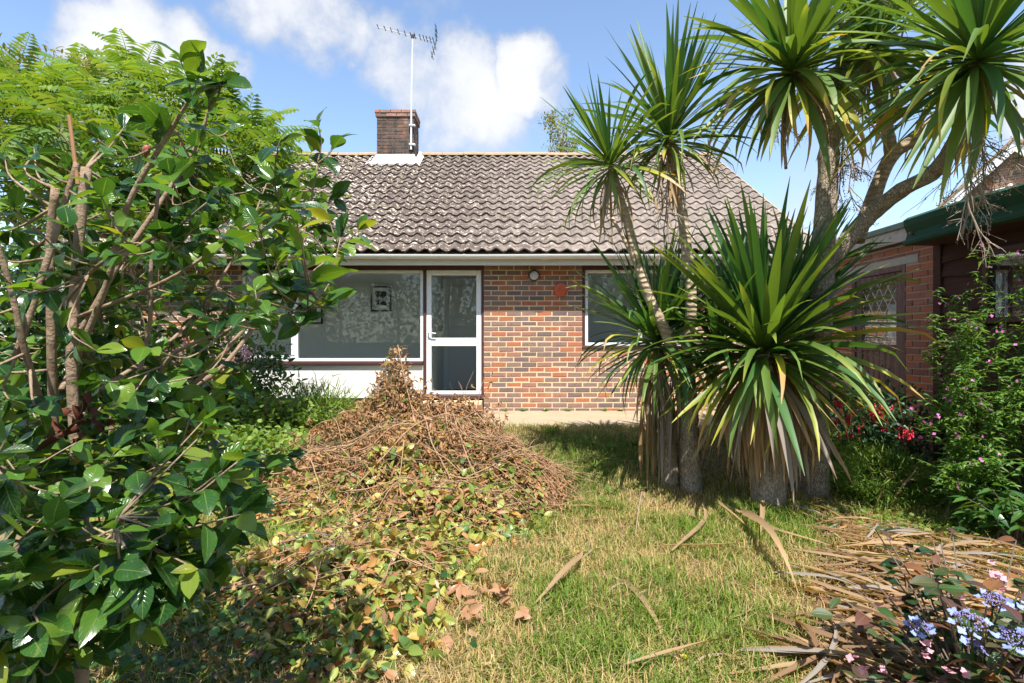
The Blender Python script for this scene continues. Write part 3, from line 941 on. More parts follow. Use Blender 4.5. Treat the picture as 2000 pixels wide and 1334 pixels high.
    for k in range(nseg):
        x = -7.0 + k * Ls
        if cx0 - .35 < x and x + Ls < cx1 + .35: continue
        inst('ridge_tile', me, RF, (x, ry, rz + .012 + rg.uniform(-.006, .006)), Matrix.Rotation(rg.uniform(-.01, .01), 3, 'Y'))
    # --- chimney
    cy0, cy1, czb, czt = 11.62, 12.2, 4.4, 5.92
    b = MB(); b.box(cx0 + .006, cx1 - .006, cy0 + .006, cy1, czb, czt - .16); b.box(cx0 - .02, cx1 + .02, cy0 - .02, cy1 + .03, czt - .16, czt - .012)
    CH = b.build('chimney', M['mortar_soot'], RF)
    nr = int((czt - .16 - 4.62) / BR_H)
    zb = czt - .16 - nr * BR_H
    lay_bricks(CH, 'brick_soot', (0, cy0, 0), (1, 0, 0), (0, 1, 0), cx0, cx1, zb, nr, [], lambda a, c, z: True, 21)
    lay_bricks(CH, 'brick_soot', (cx1, 0, 0), (0, 1, 0), (-1, 0, 0), cy0 + .06, cy1, zb, nr, [], lambda a, c, z: True, 22, .1)
    for k in range(2):
        e = .026 + .012 * k
        lay_bricks(CH, 'brick', (0, cy0 - e, 0), (1, 0, 0), (0, 1, 0), cx0 - e, cx1 + e, czt - .155 + k * BR_H, 1, [], lambda a, c, z: True, 23 + k, .11 * k)
        lay_bricks(CH, 'brick', (cx1 + e, 0, 0), (0, 1, 0), (-1, 0, 0), cy0 + .04, cy1, czt - .155 + k * BR_H, 1, [], lambda a, c, z: True, 25 + k)
    b = MB(); b.tube([(cx0 + .3, cy0 + .25, czt - .02), (cx0 + .3, cy0 + .25, czt + .045)], .07, 12); b.build('chimney_pot', M['lintel'], CH)
    # white flashing round the foot
    def rz_at(y): return ez + (y - ey) * math.tan(p)
    b = MB()
    zf = rz_at(cy0)
    b.bbox(cx0 - .02, cx1 + .02, cy0 - .022, cy1 + .05, zf - .05, zf + .22, .01)
    apr = []
    for (x, y, lift) in ((cx0 - .22, cy0 - .10, .05), (cx1 + .14, cy0 - .10, .05), (cx1 + .14, cy1, .05), (cx0 - .22, cy1, .05), (cx0 - .02, cy0 - .03, .10), (cx1 + .02, cy0 - .03, .10), (cx1 + .02, cy1, .12), (cx0 - .02, cy1, .12)):
        apr.append((x, y, rz_at(y) + lift))
    b.add(apr, [(0, 1, 5, 4), (1, 2, 6, 5), (3, 0, 4, 7)])
    b.build('flashing', M['lead'], CH)
    # --- inside of the two rooms behind the glass
    b = MB()
    b.box(-6.4, -.38, WY + .3, 11.0, .13, .16)
    FL = b.build('room_floor', M['carpet'], H)
    b = MB()
    b.box(-6.4, -1.33, 10.9, 11.0, .16, 2.4); b.box(-1.33, -1.25, WY + .3, 11.0, .16, 2.4)
    b.box(-1.25, -.38, 10.1, 10.2, .16, 2.4); b.box(-.40, -.30, WY + .26, 10.2, .16, 2.4)
    b.box(-6.4, -.30, WY + .26, 11.0, 2.19, 2.3)
    RW = b.build('room_wall', M['plaster'], H)
    b = MB(); b.bbox(-1.15, -.45, 10.06, 10.098, .17, 2.05, .006); ID = b.build('inner_door', M['white'], H)
    b = MB(); b.bbox(-1.10, -1.07, 10.03, 10.06, .98, 1.12, .003); b.tube([(-1.085, 10.05, 1.06), (-1.085, 10.0, 1.06), (-.97, 10.0, 1.06)], .01, 6); b.build('door_handle', M['dark'], ID)
    b = MB(); b.box(1.05, 2.75, 9.6, 9.7, 0, 2.4); b.box(1.03, 1.05, WY + .26, 9.7, 0, 2.4); b.box(2.75, 2.77, WY + .26, 9.7, 0, 2.4); b.box(1.03, 2.77, WY + .26, 9.7, 2.19, 2.3); b.build('room_wall', M['plaster'], H)
    return H
build_bungalow()

def picture(name, x, z, w, h, label, y=10.9):
    t = thing(name, (x, y, z - h / 2), label, 'picture')
    b = MB(); f = .03
    b.bbox(x - w / 2, x + w / 2, y - .03, y - .002, z - h / 2, z - h / 2 + f, .004); b.bbox(x - w / 2, x + w / 2, y - .03, y - .002, z + h / 2 - f, z + h / 2, .004)
    b.bbox(x - w / 2, x - w / 2 + f, y - .03, y - .002, z - h / 2 + f, z + h / 2 - f, .004); b.bbox(x + w / 2 - f, x + w / 2, y - .03, y - .002, z - h / 2 + f, z + h / 2 - f, .004)
    b.build('frame', M['dark'], t)
    b = MB(); b.box(x - w / 2 + f, x + w / 2 - f, y - .014, y - .001, z - h / 2 + f, z + h / 2 - f); b.build('mount', M['plaster'], t)
    b = MB(); b.box(x - w * .27, x + w * .27, y - .019, y - .015, z - h * .26, z + h * .30); b.build('print', plain('print_' + name, (.05, .05, .045), .6, .3, .2, 7), t)
picture('framed_picture', -2.58, 1.88, .40, .50, 'dark framed print hung on the pale room wall behind the big window')
picture('framed_picture', -3.98, 1.60, .5, .42, 'wide dark framed print near the opening casement behind the window')

def wall_light():
    x, z = wx(1043), wz(538)
    t = thing('wall_light', (x, WY, z), 'round bulkhead wall light with dark rim on the brick wall', 'wall light')
    b = MB(); b.tube([(x, WY + .01, z), (x, WY - .045, z), (x, WY - .055, z)], [.085, .085, .078], 24); b.build('rim', M['dark'], t)
    b = MB(); pts = []; rr = []
    for k in range(6):
        a = k / 5 * math.pi / 2
        pts.append((x, WY - .05 - .04 * math.sin(a), z - .008)); rr.append(.064 * math.cos(a) + .002)
    b.tube(pts, rr, 20); b.build('diffuser', M['opal'], t, smooth=True)
    b = MB(); b.bbox(x - .075, x + .075, WY - .065, WY - .056, z + .022, z + .045, .003); b.build('hood_bar', M['dark'], t)
wall_light()
def disc():
    x, z = wx(1095), wz(566)
    t = thing('wall_plate', (x, WY, z), 'round orange plate fixed to the brick wall beside the window', 'plate')
    b = MB(); b.tube([(x, WY + .004, z), (x, WY - .03, z), (x, WY - .045, z), (x, WY - .052, z)], [.10, .10, .092, .06], 28); b.build('plate', M['orange'], t)
    b = MB(); b.tube([(x, WY - .05, z), (x, WY - .062, z)], [.02, .015], 12); b.build('boss', M['orange'], t)
disc()

def aerial():
    d = 11.58
    x = -2.115
    t = thing('tv_aerial', (x, d, 5.0), 'white aerial mast with long dotted antenna strapped to the chimney', 'aerial')
    z1 = 7.46
    b = MB(); b.tube([(x, d, 5.06), (x + .01, d, 6.3), (x + .035, d, z1)], [.021, .018, .014], 10); b.build('mast', M['steel'], t)
    for z in (5.15, 5.55):
        b = MB(); b.bbox(x - .04, x + .09, d - .035, d + .045, z, z + .03, .003); b.build('bracket', M['steel'], t)
    a = at(738, 53, d); c = at(856, 83, d)
    b = MB(); b.tube([a, c], .006, 6); bm = b.build('boom', M['steel'], t)
    ax = (c - a)
    for k, f in enumerate((.0, .115, .22, .34, .45, .545, .615, .7, .76, .81, .87, .92)):
        q = a + ax * f
        L = .08 + .05 * f
        b = MB(); b.tube([q + Vector((0, -L, 0.012)), q + Vector((0, L, .012))], .010, 6); b.build('element', M['dark'], t)
    q = a + ax * .965
    for s in (1, -1):
        b = MB()
        e = q + Vector((.0 - .1 * (s < 0), 0, .33 * s))
        b.tube([q, e], .008, 6)
        for g in (.25, .55, .85):
            m_ = q.lerp(e, g); b.tube([m_ + Vector((0, -.17, 0)), m_ + Vector((0, .17, 0))], .008, 6)
        b.build('reflector', M['dark'], t)
    b = MB(); b.bbox(x + .0, x + .07, d - .03, d + .03, z1 - .06, z1 - .0, .004); b.build('clamp', M['dark'], t)
aerial()

# ================================================================== GARAGE, SHED, NEIGHBOUR
GX = 4.35
def build_garage():
    G = thing('brick_garage', (GX, 6.6, 0), 'flat roofed red brick outbuilding with weathered leaded door', 'garage')
    y0, y1 = 5.56, 9.3
    dy0, dy1, dz = 6.12, 7.08, 1.90
    b = MB(); e = .009
    b.box(GX + e, GX + .25, y0, dy0, -.3, 2.12); b.box(GX + e, GX + .25, dy1, y1, -.3, 2.12); b.box(GX + e, GX + .25, dy0, dy1, dz, 2.12)
    b.box(GX + .25, GX + 4, y0, y0 + .2, -.3, 2.12); b.box(GX + .25, GX + 4, y1 - .2, y1, -.3, 2.12)
    bw = b.build('brick_wall', M['mortar_grey'], G)
    # wall runs along -y so that its face looks to -x
    ly0, ly1, lz0, lz1 = 5.92, 7.3, 1.895, 1.985
    lay_bricks(bw, 'brick_red', (GX, 0, 0), (0, 1, 0), (1, 0, 0), y0, 8.1, -.22, 31,
               [(dy0, dy1, -1, dz + .05), (ly0, ly1, lz0 - .03, lz1)], lambda a, c, z: a < 7.5 and z > -.1, 31)
    b = MB(); b.bbox(GX - .006, GX + .1, ly0, ly1, lz0, lz1, .005); b.build('lintel', M['lintel'], G)
    # door
    fr = MB()
    fr.bbox(GX + .0, GX + .08, dy0, dy0 + .06, -.2, dz - .005, .004); fr.bbox(GX, GX + .08, dy1 - .06, dy1, -.2, dz - .005, .004); fr.bbox(GX + .001, GX + .079, dy0 + .06, dy1 - .06, dz - .065, dz - .005, .004)
    fr.build('door_frame', M['door_wood'], G)
    a, c = dy0 + .062, dy1 - .062
    f = MB(); w0, w1 = 1.0, dz - .16
    f.bbox(GX + .02, GX + .06, a, a + .11, -.15, dz - .07, .004); f.bbox(GX + .02, GX + .06, c - .11, c, -.15, dz - .07, .004)
    f.bbox(GX + .021, GX + .059, a + .11, c - .11, w1, dz - .07, .004); f.bbox(GX + .021, GX + .059, a + .11, c - .11, w0 - .07, w0, .004); f.bbox(GX + .021, GX + .059, a + .11, c - .11, -.15, -.03, .004)
    D = f.build('door', M['door_wood'], G)
    n = 6
    for k in range(n):
        q0 = a + .11 + (c - a - .22) * k / n; q1 = a + .11 + (c - a - .22) * (k + 1) / n
        g = MB(); g.bbox(GX + .034, GX + .05, q0 + .003, q1 - .003, -.03, w0 - .07, .003); g.build('plank', M['door_wood'], D)
    for k in range(n):
        q0 = a + .11 + (c - a - .22) * k / n; q1 = a + .11 + (c - a - .22) * (k + 1) / n
        g = MB(); g.bbox(GX + .012, GX + .02, q0 + .003, q1 - .003, dz - .155, dz - .075, .002); g.build('batten', M['door_wood'], D)
    g = MB(); g.box(GX + .038, GX + .042, a + .108, c - .108, w0 - .002, w1 + .002); g.build('pane', M['glass'], D)
    # diamond leading
    g = MB(); wa, wc = a + .11, c - .11
    sp = .155; hs = .225
    def seg(p, q):
        g.tube([(GX + .034, p[0], p[1]), (GX + .034, q[0], q[1])], .0036, 4)
    import itertools
    for k in range(-6, 12):
        for sgn in (1, -1):
            # line y = wa + k*sp + sgn*(z-w0)*sp/hs
            pts = []
            for z in np.linspace(w0, w1, 60):
                y = wa + k * sp + sgn * (z - w0) * sp / hs
                if wa <= y <= wc: pts.append((y, z))
            if len(pts) > 2: seg(pts[0], pts[-1])
    g.build('leading', M['steel'], D)
    # curtain glimpsed inside and dark interior
    b = MB()
    V, F = [], []
    for k in range(25):
        y = a + .2 + .3 * k / 24
        for z in (w0 - .1, w1 - .25):
            V.append((GX + .2 + .02 * math.sin(k * 1.3), y, z))
    F = [(2 * k, 2 * k + 2, 2 * k + 3, 2 * k + 1) for k in range(24)]
    b.add(V, F); b.build('curtain', M['plaster'], G)
    # fascia and roof
    b = MB(); b.bbox(GX - .10, GX - .075, 5.5, y1 + .1, 2.13, 2.27, .004); b.build('fascia', M['oldpaint'], G)
    b = MB(); b.bbox(GX - .13, GX + 4.2, 5.5, y1 + .15, 2.272, 2.34, .008); b.build('roof', M['roofgrey'], G)
    b = MB(); b.box(GX - .075, GX + .3, 5.5, y1 + .1, 2.122, 2.14); b.build('soffit', M['brown'], G)
build_garage()

def build_shed():
    S = thing('timber_shed', (4.25, 4.4, -.3), 'dark brown timber shed with green felt roof edge and leaded window', 'shed')
    X = 4.22; y0, y1 = 2.6, 5.5
    b = MB(); b.box(X + .03, X + .08, y0, y1, -.35, 2.2); b.box(X + .08, 6.5, y1 - .05, y1, -.35, 2.2); b.build('wall_frame', M['shed_wood'], S)
    b = MB(); b.bbox(X - .03, X + .05, y1 - .09, y1 + .01, -.35, 2.05, .006); b.build('corner_post', M['shed_wood'], S)
    wy0, wy1, wz0, wz1 = 4.0, 4.86, 1.25, 1.80
    n = 14; hb = .165
    rg = random.Random(2)
    for k in range(n):
        z = -.33 + k * hb
        segs = [(y0, y1 - .095)]
        if z + hb > wz0 and z < wz1: segs = [(y0, wy0 - .05), (wy1 + .05, y1 - .095)]
        for s0, s1 in segs:
            m = 14; V, F = [], []
            for i in range(m + 1):
                y = s0 + (s1 - s0) * i / m
                wv = .012 * math.sin(y * 5 + k * 2.1) + .008 * math.sin(y * 11 + k)
                V += [(X - .022, y, z + wv), (X + .005, y, z + hb + .03), (X + .006, y, z + wv + .002)]
            for i in range(m):
                q = i * 3
                F += [(q, q + 3, q + 4, q + 1), (q + 2, q + 5, q + 3, q)]
            b = MB(); b.add(V, F); b.build('board', M['shed_wood'], S)
    f = MB()
    f.bbox(X - .05, X + .04, wy0 - .05, wy0, wz0 - .05, wz1 + .05, .004); f.bbox(X - .05, X + .04, wy1, wy1 + .05, wz0 - .05, wz1 + .05, .004)
    f.bbox(X - .049, X + .039, wy0, wy1, wz0 - .05, wz0, .004); f.bbox(X - .049, X + .039, wy0, wy1, wz1, wz1 + .05, .004)
    Wd = f.build('window', M['brown'], S)
    g = MB(); g.box(X - .012, X - .008, wy0 - .002, wy1 + .002, wz0 - .002, wz1 + .002); g.build('pane', M['glass'], Wd)
    g = MB()
    for k in range(-8, 14):
        for sgn in (1, -1):
            pts = []
            for z in np.linspace(wz0, wz1, 50):
                y = wy0 + k * .13 + sgn * (z - wz0) * .6
                if wy0 <= y <= wy1: pts.append((y, z))
            if len(pts) > 2: g.tube([(X - .016, *pts[0]), (X - .016, *pts[-1])], .0025, 4)
    g.build('leading', plain('dull_lead', (.16, .17, .18), .6, .3), Wd)
    # roof with felt turned down over the eaves
    ex = 3.88
    prof = [(6.6, 2.62), (4.6, 2.36), (ex + .14, 2.285), (ex + .05, 2.27), (ex + .01, 2.24), (ex + .012, 2.18), (ex + .045, 2.11), (ex + .03, 2.055), (ex - .005, 2.02), (ex + .0, 1.995), (ex + .05, 1.985), (ex + .06, 2.0), (ex + .06, 2.2), (4.6, 2.30), (6.6, 2.55)]
    ys = np.linspace(y0 - .3, 5.5, 15); V, F = [], []
    for i, y in enumerate(ys):
        for x, z in prof:
            V.append((x + .006 * math.sin(y * 6 + z * 9), y, z + .007 * math.sin(y * 3.3 + x)))
    n = len(prof)
    for i in range(len(ys) - 1):
        for j in range(n):
            F.append((i * n + j, (i + 1) * n + j, (i + 1) * n + (j + 1) % n, i * n + (j + 1) % n))
    F += [tuple(range(n)), tuple((len(ys) - 1) * n + k for k in range(n - 1, -1, -1))]
    b = MB(); b.add(V, F); RFo = b.build('roof', M['felt'], S, smooth=False)
    for y, z in ((5.42, 2.10), (4.93, 2.10), (4.44, 2.12), (4.0, 2.1)):
        b = MB(); b.tube([(ex + .04, y, z), (ex + .015, y, z), (ex + .008, y, z)], [.014, .014, .006], 10); b.build('clout_nail', M['twig'], RFo)
    b = MB(); b.box(ex + .06, X + .1, y0 - .25, 5.48, 1.99, 2.02); b.build('soffit', M['shed_wood'], S)
build_shed()

def build_neighbour():
    d = 16.0
    ap = at(1981, 288, d)
    N_ = thing('neighbour_house', (ap.x, d, 0), 'red brick gable with white bargeboards beyond the shed roof', 'house')
    ex = 2.6; drop = 2.6
    b = MB()
    b.add([(ap.x - ex, d, 0), (ap.x + ex, d, 0), (ap.x + ex, d, ap.z - drop), (ap.x, d, ap.z - .0), (ap.x - ex, d, ap.z - drop),
           (ap.x - ex, d + 7, 0), (ap.x + ex, d + 7, 0), (ap.x + ex, d + 7, ap.z - drop), (ap.x, d + 7, ap.z), (ap.x - ex, d + 7, ap.z - drop)],
          [(0, 1, 2, 3, 4), (9, 8, 7, 6, 5), (0, 4, 9, 5), (1, 6, 7, 2)])
    wl_ = b.build('brick_wall', M['mortar'], N_)
    z0 = ap.z - 2.3
    rg = random.Random(5)
    for k in range(30):
        z = z0 + k * BR_H
        half = (ap.z - z - BH) / 1.0 - .02
        if half < .2: break
        u = ap.x - half
        lay_bricks(wl_, 'brick', (0, d - .012, z), (1, 0, 0), (0, 1, 0), ap.x - half, ap.x + half, 0, 1, [], lambda a, c, zz: 1000 + FPX * a / d < 2010 and z > ap.z - 1.5, 100 + k, .11 * (k % 2))
    for s in (-1, 1):
        b = MB()
        V = []
        for y in (d - .22, d - .19):
            V += [(ap.x, y, ap.z + .16), (ap.x, y, ap.z - .16), (ap.x + s * (ex + .3), y, ap.z - .16 - ex - .3), (ap.x + s * (ex + .3), y, ap.z + .16 - ex - .3)]
        b.add(V, [(0, 1, 2, 3), (7, 6, 5, 4), (0, 3, 7, 4), (1, 5, 6, 2), (2, 6, 7, 3), (0, 4, 5, 1)])
        b.build('bargeboard', M['white'], N_)
        b = MB(); V = []
        for y in (d - .26, d + 7.2):
            V += [(ap.x, y, ap.z + .17), (ap.x, y, ap.z + .27), (ap.x + s * (ex + .35), y, ap.z + .27 - ex - .35), (ap.x + s * (ex + .35), y, ap.z + .17 - ex - .35)]
        b.add(V, [(0, 1, 2, 3), (7, 6, 5, 4), (1, 5, 6, 2), (0, 3, 7, 4), (2, 6, 7, 3)])
        b.build('roof', M['ridge'], N_)
    q = at(1968, 368, d - .1)
    b = MB(); b.tube([q + Vector((-.18, 0, -.02)), q + Vector((.1, -.05, .0)), q + Vector((.24, -.1, .05))], [.06, .07, .12], 10); b.build('flood_lamp', M['white'], N_)
    N_.rotation_euler = (0, 0, R(-40))
build_neighbour()

# ================================================================== CORDYLINES
def strap_tmpl(e0, droop, w=.075, n=8, fold=.35, twist=0.0, power=1.5):
    P = [np.array([0., 0., 0.])]; A = []
    for i in range(n + 1):
        t = i / n
        a = e0 - droop * t ** power
        A.append(a)
        if i < n:
            am = e0 - droop * ((i + .5) / n) ** power
            P.append(P[-1] + np.array([math.cos(am), 0, math.sin(am)]) / n)
    V, U = [], []
    for i in range(n + 1):
        t = i / n
        wd = w / 2 * (.42 + .58 * min(1, t / .35)) * (1 - max(0, (t - .45) / .55) ** 1.7) + .0015
        nv = np.array([-math.sin(A[i]), 0, math.cos(A[i])])
        tw = twist * t
        for s in (-1, 0, 1):
            y = s * wd
            off = abs(s) * wd * fold
            V.append(P[i] + np.array([0, y * math.cos(tw), 0]) + nv * (off + y * math.sin(tw)))
            U.append((t, (s + 1) / 2))
    F = []
    for i in range(n):
        for j in range(2):
            F.append((i * 3 + j, (i + 1) * 3 + j, (i + 1) * 3 + j + 1, i * 3 + j + 1))
    return np.array(V), np.array(F), np.array(U)

POL = [6, 20, 36, 52, 68, 84, 100, 116, 130]
DRP = [.04, .08, .18, .42, .8, 1.05, .95, .7, .45]
STRAP = {}
for wk, wv in (('n', .043), ('m', .050), ('w', .060)):
    for i, (p_, dr_) in enumerate(zip(POL, DRP)):
        for j, mul in enumerate((.45, 1.0, 1.7, 1.0)):
            T = strap_tmpl(R(90 - p_), dr_ * mul if j < 3 else max(1.2, dr_ * 1.6), wv, 8, .35, (-.5, .3, .6, -.8)[j], 1.5 if j < 3 else 5.0)
            me = tmesh('leaf', T); me.materials.append(M['cord_g'])
            STRAP[wk, i, j] = me
HANG = {}
for i, e in enumerate((-25, -50, -70, -84)):
    for j, dd in enumerate((.9, .5, .25)):
        T = strap_tmpl(R(e), min(dd, R(100 + e) if e > -80 else .12), .05, 8, .8, (-.9, .6, 1.4)[j], 1.0)
        me = tmesh('dead_leaf', T); me.materials.append(M['cord_t']); HANG[i, j] = me

def cordy_head(parent, c, axis, n, Lup, Lout, seed, wk='m', pmax=125, gamma=.75, deep=0.0, yel=.3, az_bias=None, pmin=3, dead_hang=0, hangL=.5, name='leaf'):
    rg = random.Random(seed)
    c = Vector(c)
    q = Vector((0, 0, 1)).rotation_difference(Vector(axis).normalized()).to_matrix()
    for i in range(n):
        f = (i + .5) / n
        pol = pmin + (pmax - pmin) * f ** gamma + rg.uniform(-5, 5)
        k = min(range(len(POL)), key=lambda m: abs(POL[m] - pol))
        az = i * 2.39996 + rg.uniform(-.25, .25)
        L = (Lup + (Lout - Lup) * min(1, pol / 95)) * rg.uniform(.8, 1.1)
        if f < .08: L *= .8
        j = rg.choice((0, 1, 1, 2)) if pol < 30 or rg.random() > .14 else 3
        rot = q @ Matrix.Rotation(az, 3, 'Z') @ Matrix.Rotation(R(POL[k] - pol) * -1, 3, 'Y') @ Matrix.Rotation(rg.uniform(-.35, .35), 3, 'X')
        u = rg.random()
        if pol > 70 and u < yel * (pol - 40) / 70: mat = M['cord_y']
        elif pol > 105 and u > .86: mat = M['cord_t']
        else: mat = M['cord_d'] if rg.random() < (max(deep, .75) if pol < 38 and wk != 'w' else deep) else M['cord_g']
        off = Vector(axis).normalized() * (.05 - .10 * f)
        inst('drooping_leaf' if pol > 92 else name, STRAP[wk, k, j], parent, c + off, rot, (L, L * rg.uniform(.9, 1.15) * (.5 if mat == M['cord_t'] else 1), L), mat)
    for i in range(dead_hang):
        az = rg.uniform(0, 6.283)
        k, j = rg.choice(((1, 0), (2, 0), (2, 1), (3, 1), (3, 2), (3, 2), (1, 1))), None
        L = hangL * rg.uniform(.7, 1.25)
        rot = Matrix.Rotation(az, 3, 'Z') @ Matrix.Rotation(rg.uniform(-.3, .3), 3, 'X')
        inst('dead_leaf', HANG[k], parent, c + Vector((math.cos(az) * .03, math.sin(az) * .03, -.06 - .1 * rg.random())), rot, (L, L * rg.uniform(.7, 1.0), L), M['cord_gr'] if rg.random() < .5 else M['cord_t'])

def panicle(parent, c, L, seed, mat, down=True, name='dried_panicle', n=7, berries=0, spread=.55):
    """a much-branched flower stalk"""
    rg = random.Random(seed); b = MB(); tips = []
    def grow(p, d, l, r, lev):
        m = 4; pts = [p]; dd = d.copy()
        for i in range(m):
            dd = (dd + Vector((rg.gauss(0, .16), rg.gauss(0, .16), rg.gauss(0, .12) + (-.08 if down else .0)))).normalized()
            pts.append(pts[-1] + dd * l / m)
        b.tube(pts, np.linspace(r, r * .55, m + 1), 4 if lev < 2 else 3, False)
        if lev >= 2: tips.extend(pts[1:]); return
        for i in range(n if lev == 0 else 6):
            t = rg.uniform(.25, 1.0); k = min(m - 1, int(t * m)); q = pts[k].lerp(pts[k + 1], t * m - k)
            s = (dd + Vector((rg.gauss(0, spread), rg.gauss(0, spread), rg.gauss(0, spread)))).normalized()
            grow(q, s, l * rg.uniform(.3, .5), r * .55, lev + 1)
    grow(Vector(c), Vector((rg.uniform(-.15, .15), rg.uniform(-.3, .1), -1 if down else 1)).normalized(), L, .007, 0)
    o = b.build(name, mat, parent)
    if berries:
        tp = np.array([list(rg.choice(tips)) for _ in range(berries)]) + np.random.RandomState(seed).normal(size=(berries, 3)) * .008
        oc = (np.array([(1, 0, 0), (-1, 0, 0), (0, 1, 0), (0, -1, 0), (0, 0, 1), (0, 0, -1)]) * .5, np.array([(0, 2, 4), (2, 1, 4), (1, 3, 4), (3, 0, 4), (2, 0, 5), (1, 2, 5), (3, 1, 5), (0, 3, 5)]), np.zeros((6, 2)))
        batch('seed_mass', oc, np.tile(np.eye(3) * .010, (berries, 1, 1)), tp, mat, parent, smooth=True)

def stem(parent, pts, rad, mat, name='trunk', n=12, m=6, seed=0):
    S = spline(pts, m)
    r = np.interp(np.linspace(0, 1, len(S)), np.linspace(0, 1, len(rad)), rad)
    rs = np.random.RandomState(seed)
    r = r * (1 + rs.normal(size=len(r)) * .035)
    b = MB(); b.tube(S, r, n)
    return b.build(name, mat, parent, smooth=True)

def build_cordylines():
    # ---- slim clump on the left: heads A (leaning), B (tallest) and the low rosette C
    base = on_ground(1352, 955); d0 = base.y
    t = thing('cordyline', base, 'slim cordyline clump with two bare-stemmed heads and grey skirt beside the window', 'cordyline')
    dA, dB, dC = d0 - .22, d0 - .2, d0 + .06
    A = at(1192, 322, dA); B = at(1306, 272, dB); Cc = at(1283, 668, dC)
    sunk = base + Vector((0, 0, -.1))
    stem(t, [sunk, at(1345, 860, d0), at(1342, 760, d0), at(1330, 690, d0)], [.105, .095, .085, .065], M['bark_cork'], seed=1)
    stem(t, [at(1335, 720, d0), at(1350, 600, dB), at(1342, 500, dB), at(1330, 400, dB), at(1315, 330, dB), B], [.055, .047, .048, .042, .034, .03], M['bark_ring'], 'stem', seed=2)
    stem(t, [at(1335, 760, d0), at(1305, 660, dA), at(1268, 580, dA), at(1242, 500, dA), at(1222, 420, dA), at(1200, 350, dA), A], [.055, .050, .042, .044, .036, .030, .026], M['bark_ring'], 'stem', seed=3)
    stem(t, [at(1240, 510, dA), at(1215, 460, dA - .05), at(1195, 425, dA - .08)], [.02, .016, .012], M['bark_ring'], 'stem', seed=4)
    stem(t, [at(1310, 960, dC - .02), at(1305, 820, dC), at(1290, 740, dC), Cc], [.07, .065, .06, .04], M['bark_cork'], 'stem', seed=5)
    cordy_head(t, A, (-.3, -.1, 1), 92, .72, .78, 11, 'n', 118, .8, .1, .35, dead_hang=16, hangL=.45)
    cordy_head(t, B, (-.03, -.05, 1), 140, 1.12, .70, 12, 'n', 118, 1.0, .2, .25, dead_hang=24, hangL=.5)
    cordy_head(t, Cc, (-.12, -.1, 1), 155, 1.1, .85, 13, 'n', 114, .85, .5, .25, dead_hang=26, hangL=.6)
    cordy_head(t, at(1325, 640, d0 + .2), (.0, .1, 1), 30, .9, .7, 14, 'n', 70, .9, .9, .05)
    panicle(t, at(1300, 300, dB - .05), .75, 5, M['panicle'], n=9)
    panicle(t, at(1185, 360, dA), .45, 6, M['panicle'], n=5)
    rg = random.Random(31)
    for i in range(46):
        a = rg.uniform(0, 6.28); rr = rg.uniform(.06, .16)
        top = at(rg.uniform(1262, 1318), rg.uniform(735, 800), dC) + Vector((0, math.sin(a) * .12, 0))
        L = rg.uniform(.45, .95)
        L = min(L, top.z - float(ground(top.x, top.y)) + .02)
        inst('dead_leaf', HANG[3, rg.choice((1, 2, 2))], t, top, Matrix.Rotation(a, 3, 'Z'), (L, L * .8, L), M['cord_gr'] if rg.random() < .75 else M['cord_t'])
    # ---- squat wide rosette in front
    base = on_ground(1500, 988); d1 = base.y
    t = thing('cordyline', base, 'squat wide cordyline rosette with long upright leaves and tan dead skirt', 'cordyline')
    D = at(1492, 690, d1)
    stem(t, [base + Vector((0, 0, -.1)), at(1505, 900, d1), at(1515, 800, d1), D], [.135, .125, .12, .08], M['bark_cork'], seed=7)
    stem(t, [base + Vector((.08, .1, -.1)), at(1535, 860, d1 + .12), at(1560, 790, d1 + .15), at(1555, 660, d1 + .55)], [.085, .085, .08, .06], M['bark_cork'], 'stem', seed=8)
    cordy_head(t, D, (0, -.12, 1), 270, 1.42, 1.08, 21, 'm', 118, .95, .2, .55, dead_hang=40, hangL=.75)
    cordy_head(t, at(1555, 640, d1 + .6), (.08, .1, 1), 64, 1.2, .85, 22, 'm', 80, .9, .7, .08)
    cordy_head(t, at(1400, 690, d1 + .2), (-.15, .1, 1), 34, 1.1, .8, 23, 'n', 90, .9, .9, .05)
    rg = random.Random(32)
    for i in range(110):
        a = rg.uniform(2.9, 6.6)
        top = D + Vector((math.cos(a) * .13, math.sin(a) * .13, rg.uniform(-.28, -.05)))
        L = rg.uniform(.5, .95)
        inst('dead_leaf', HANG[rg.choice((1, 2, 2, 3)), rg.choice((0, 1, 2))], t, top, Matrix.Rotation(a + rg.uniform(-.3, .3), 3, 'Z'), (L, L * 1.1, L), M['cord_gr'] if rg.random() < .35 else M['cord_t'])
    # ---- the branching tree
    dE = 4.85
    base = Vector((at(1590, 900, dE).x, dE, float(ground(2.7, dE))))
    t = thing('cordyline', base, 'tall branching cordyline tree with thick corky trunk and heavy hanging heads', 'cordyline')
    F_ = at(1908, 118, 3.5); E1 = at(1548, 140, 4.5); E2 = at(1705, 95, 4.6); E3 = at(1660, 30, 4.9)
    fork = at(1622, 230, 4.45)
    stem(t, [base + Vector((0, 0, -.1)), at(1592, 760, 4.78), at(1597, 680, 4.66), at(1605, 560, 4.56), at(1612, 430, 4.48), at(1618, 320, 4.45), fork], [.13, .11, .10, .09, .084, .078, .075], M['bark_cork'], seed=9, n=16)
    stem(t, [at(1605, 540, 4.55), at(1650, 475, 4.45), at(1700, 420, 4.4), at(1760, 372, 4.2), at(1830, 330, 3.95), at(1880, 240, 3.7), F_], [.068, .068, .064, .058, .052, .045, .04], M['bark_cork'], 'branch', seed=10, n=14)
    stem(t, [at(1672, 470, 4.6), at(1700, 400, 4.6), at(1738, 310, 4.5), at(1790, 268, 4.4), at(1860, 200, 4.3)], [.062, .06, .055, .05, .042], M['bark_ring'], 'branch', seed=11)
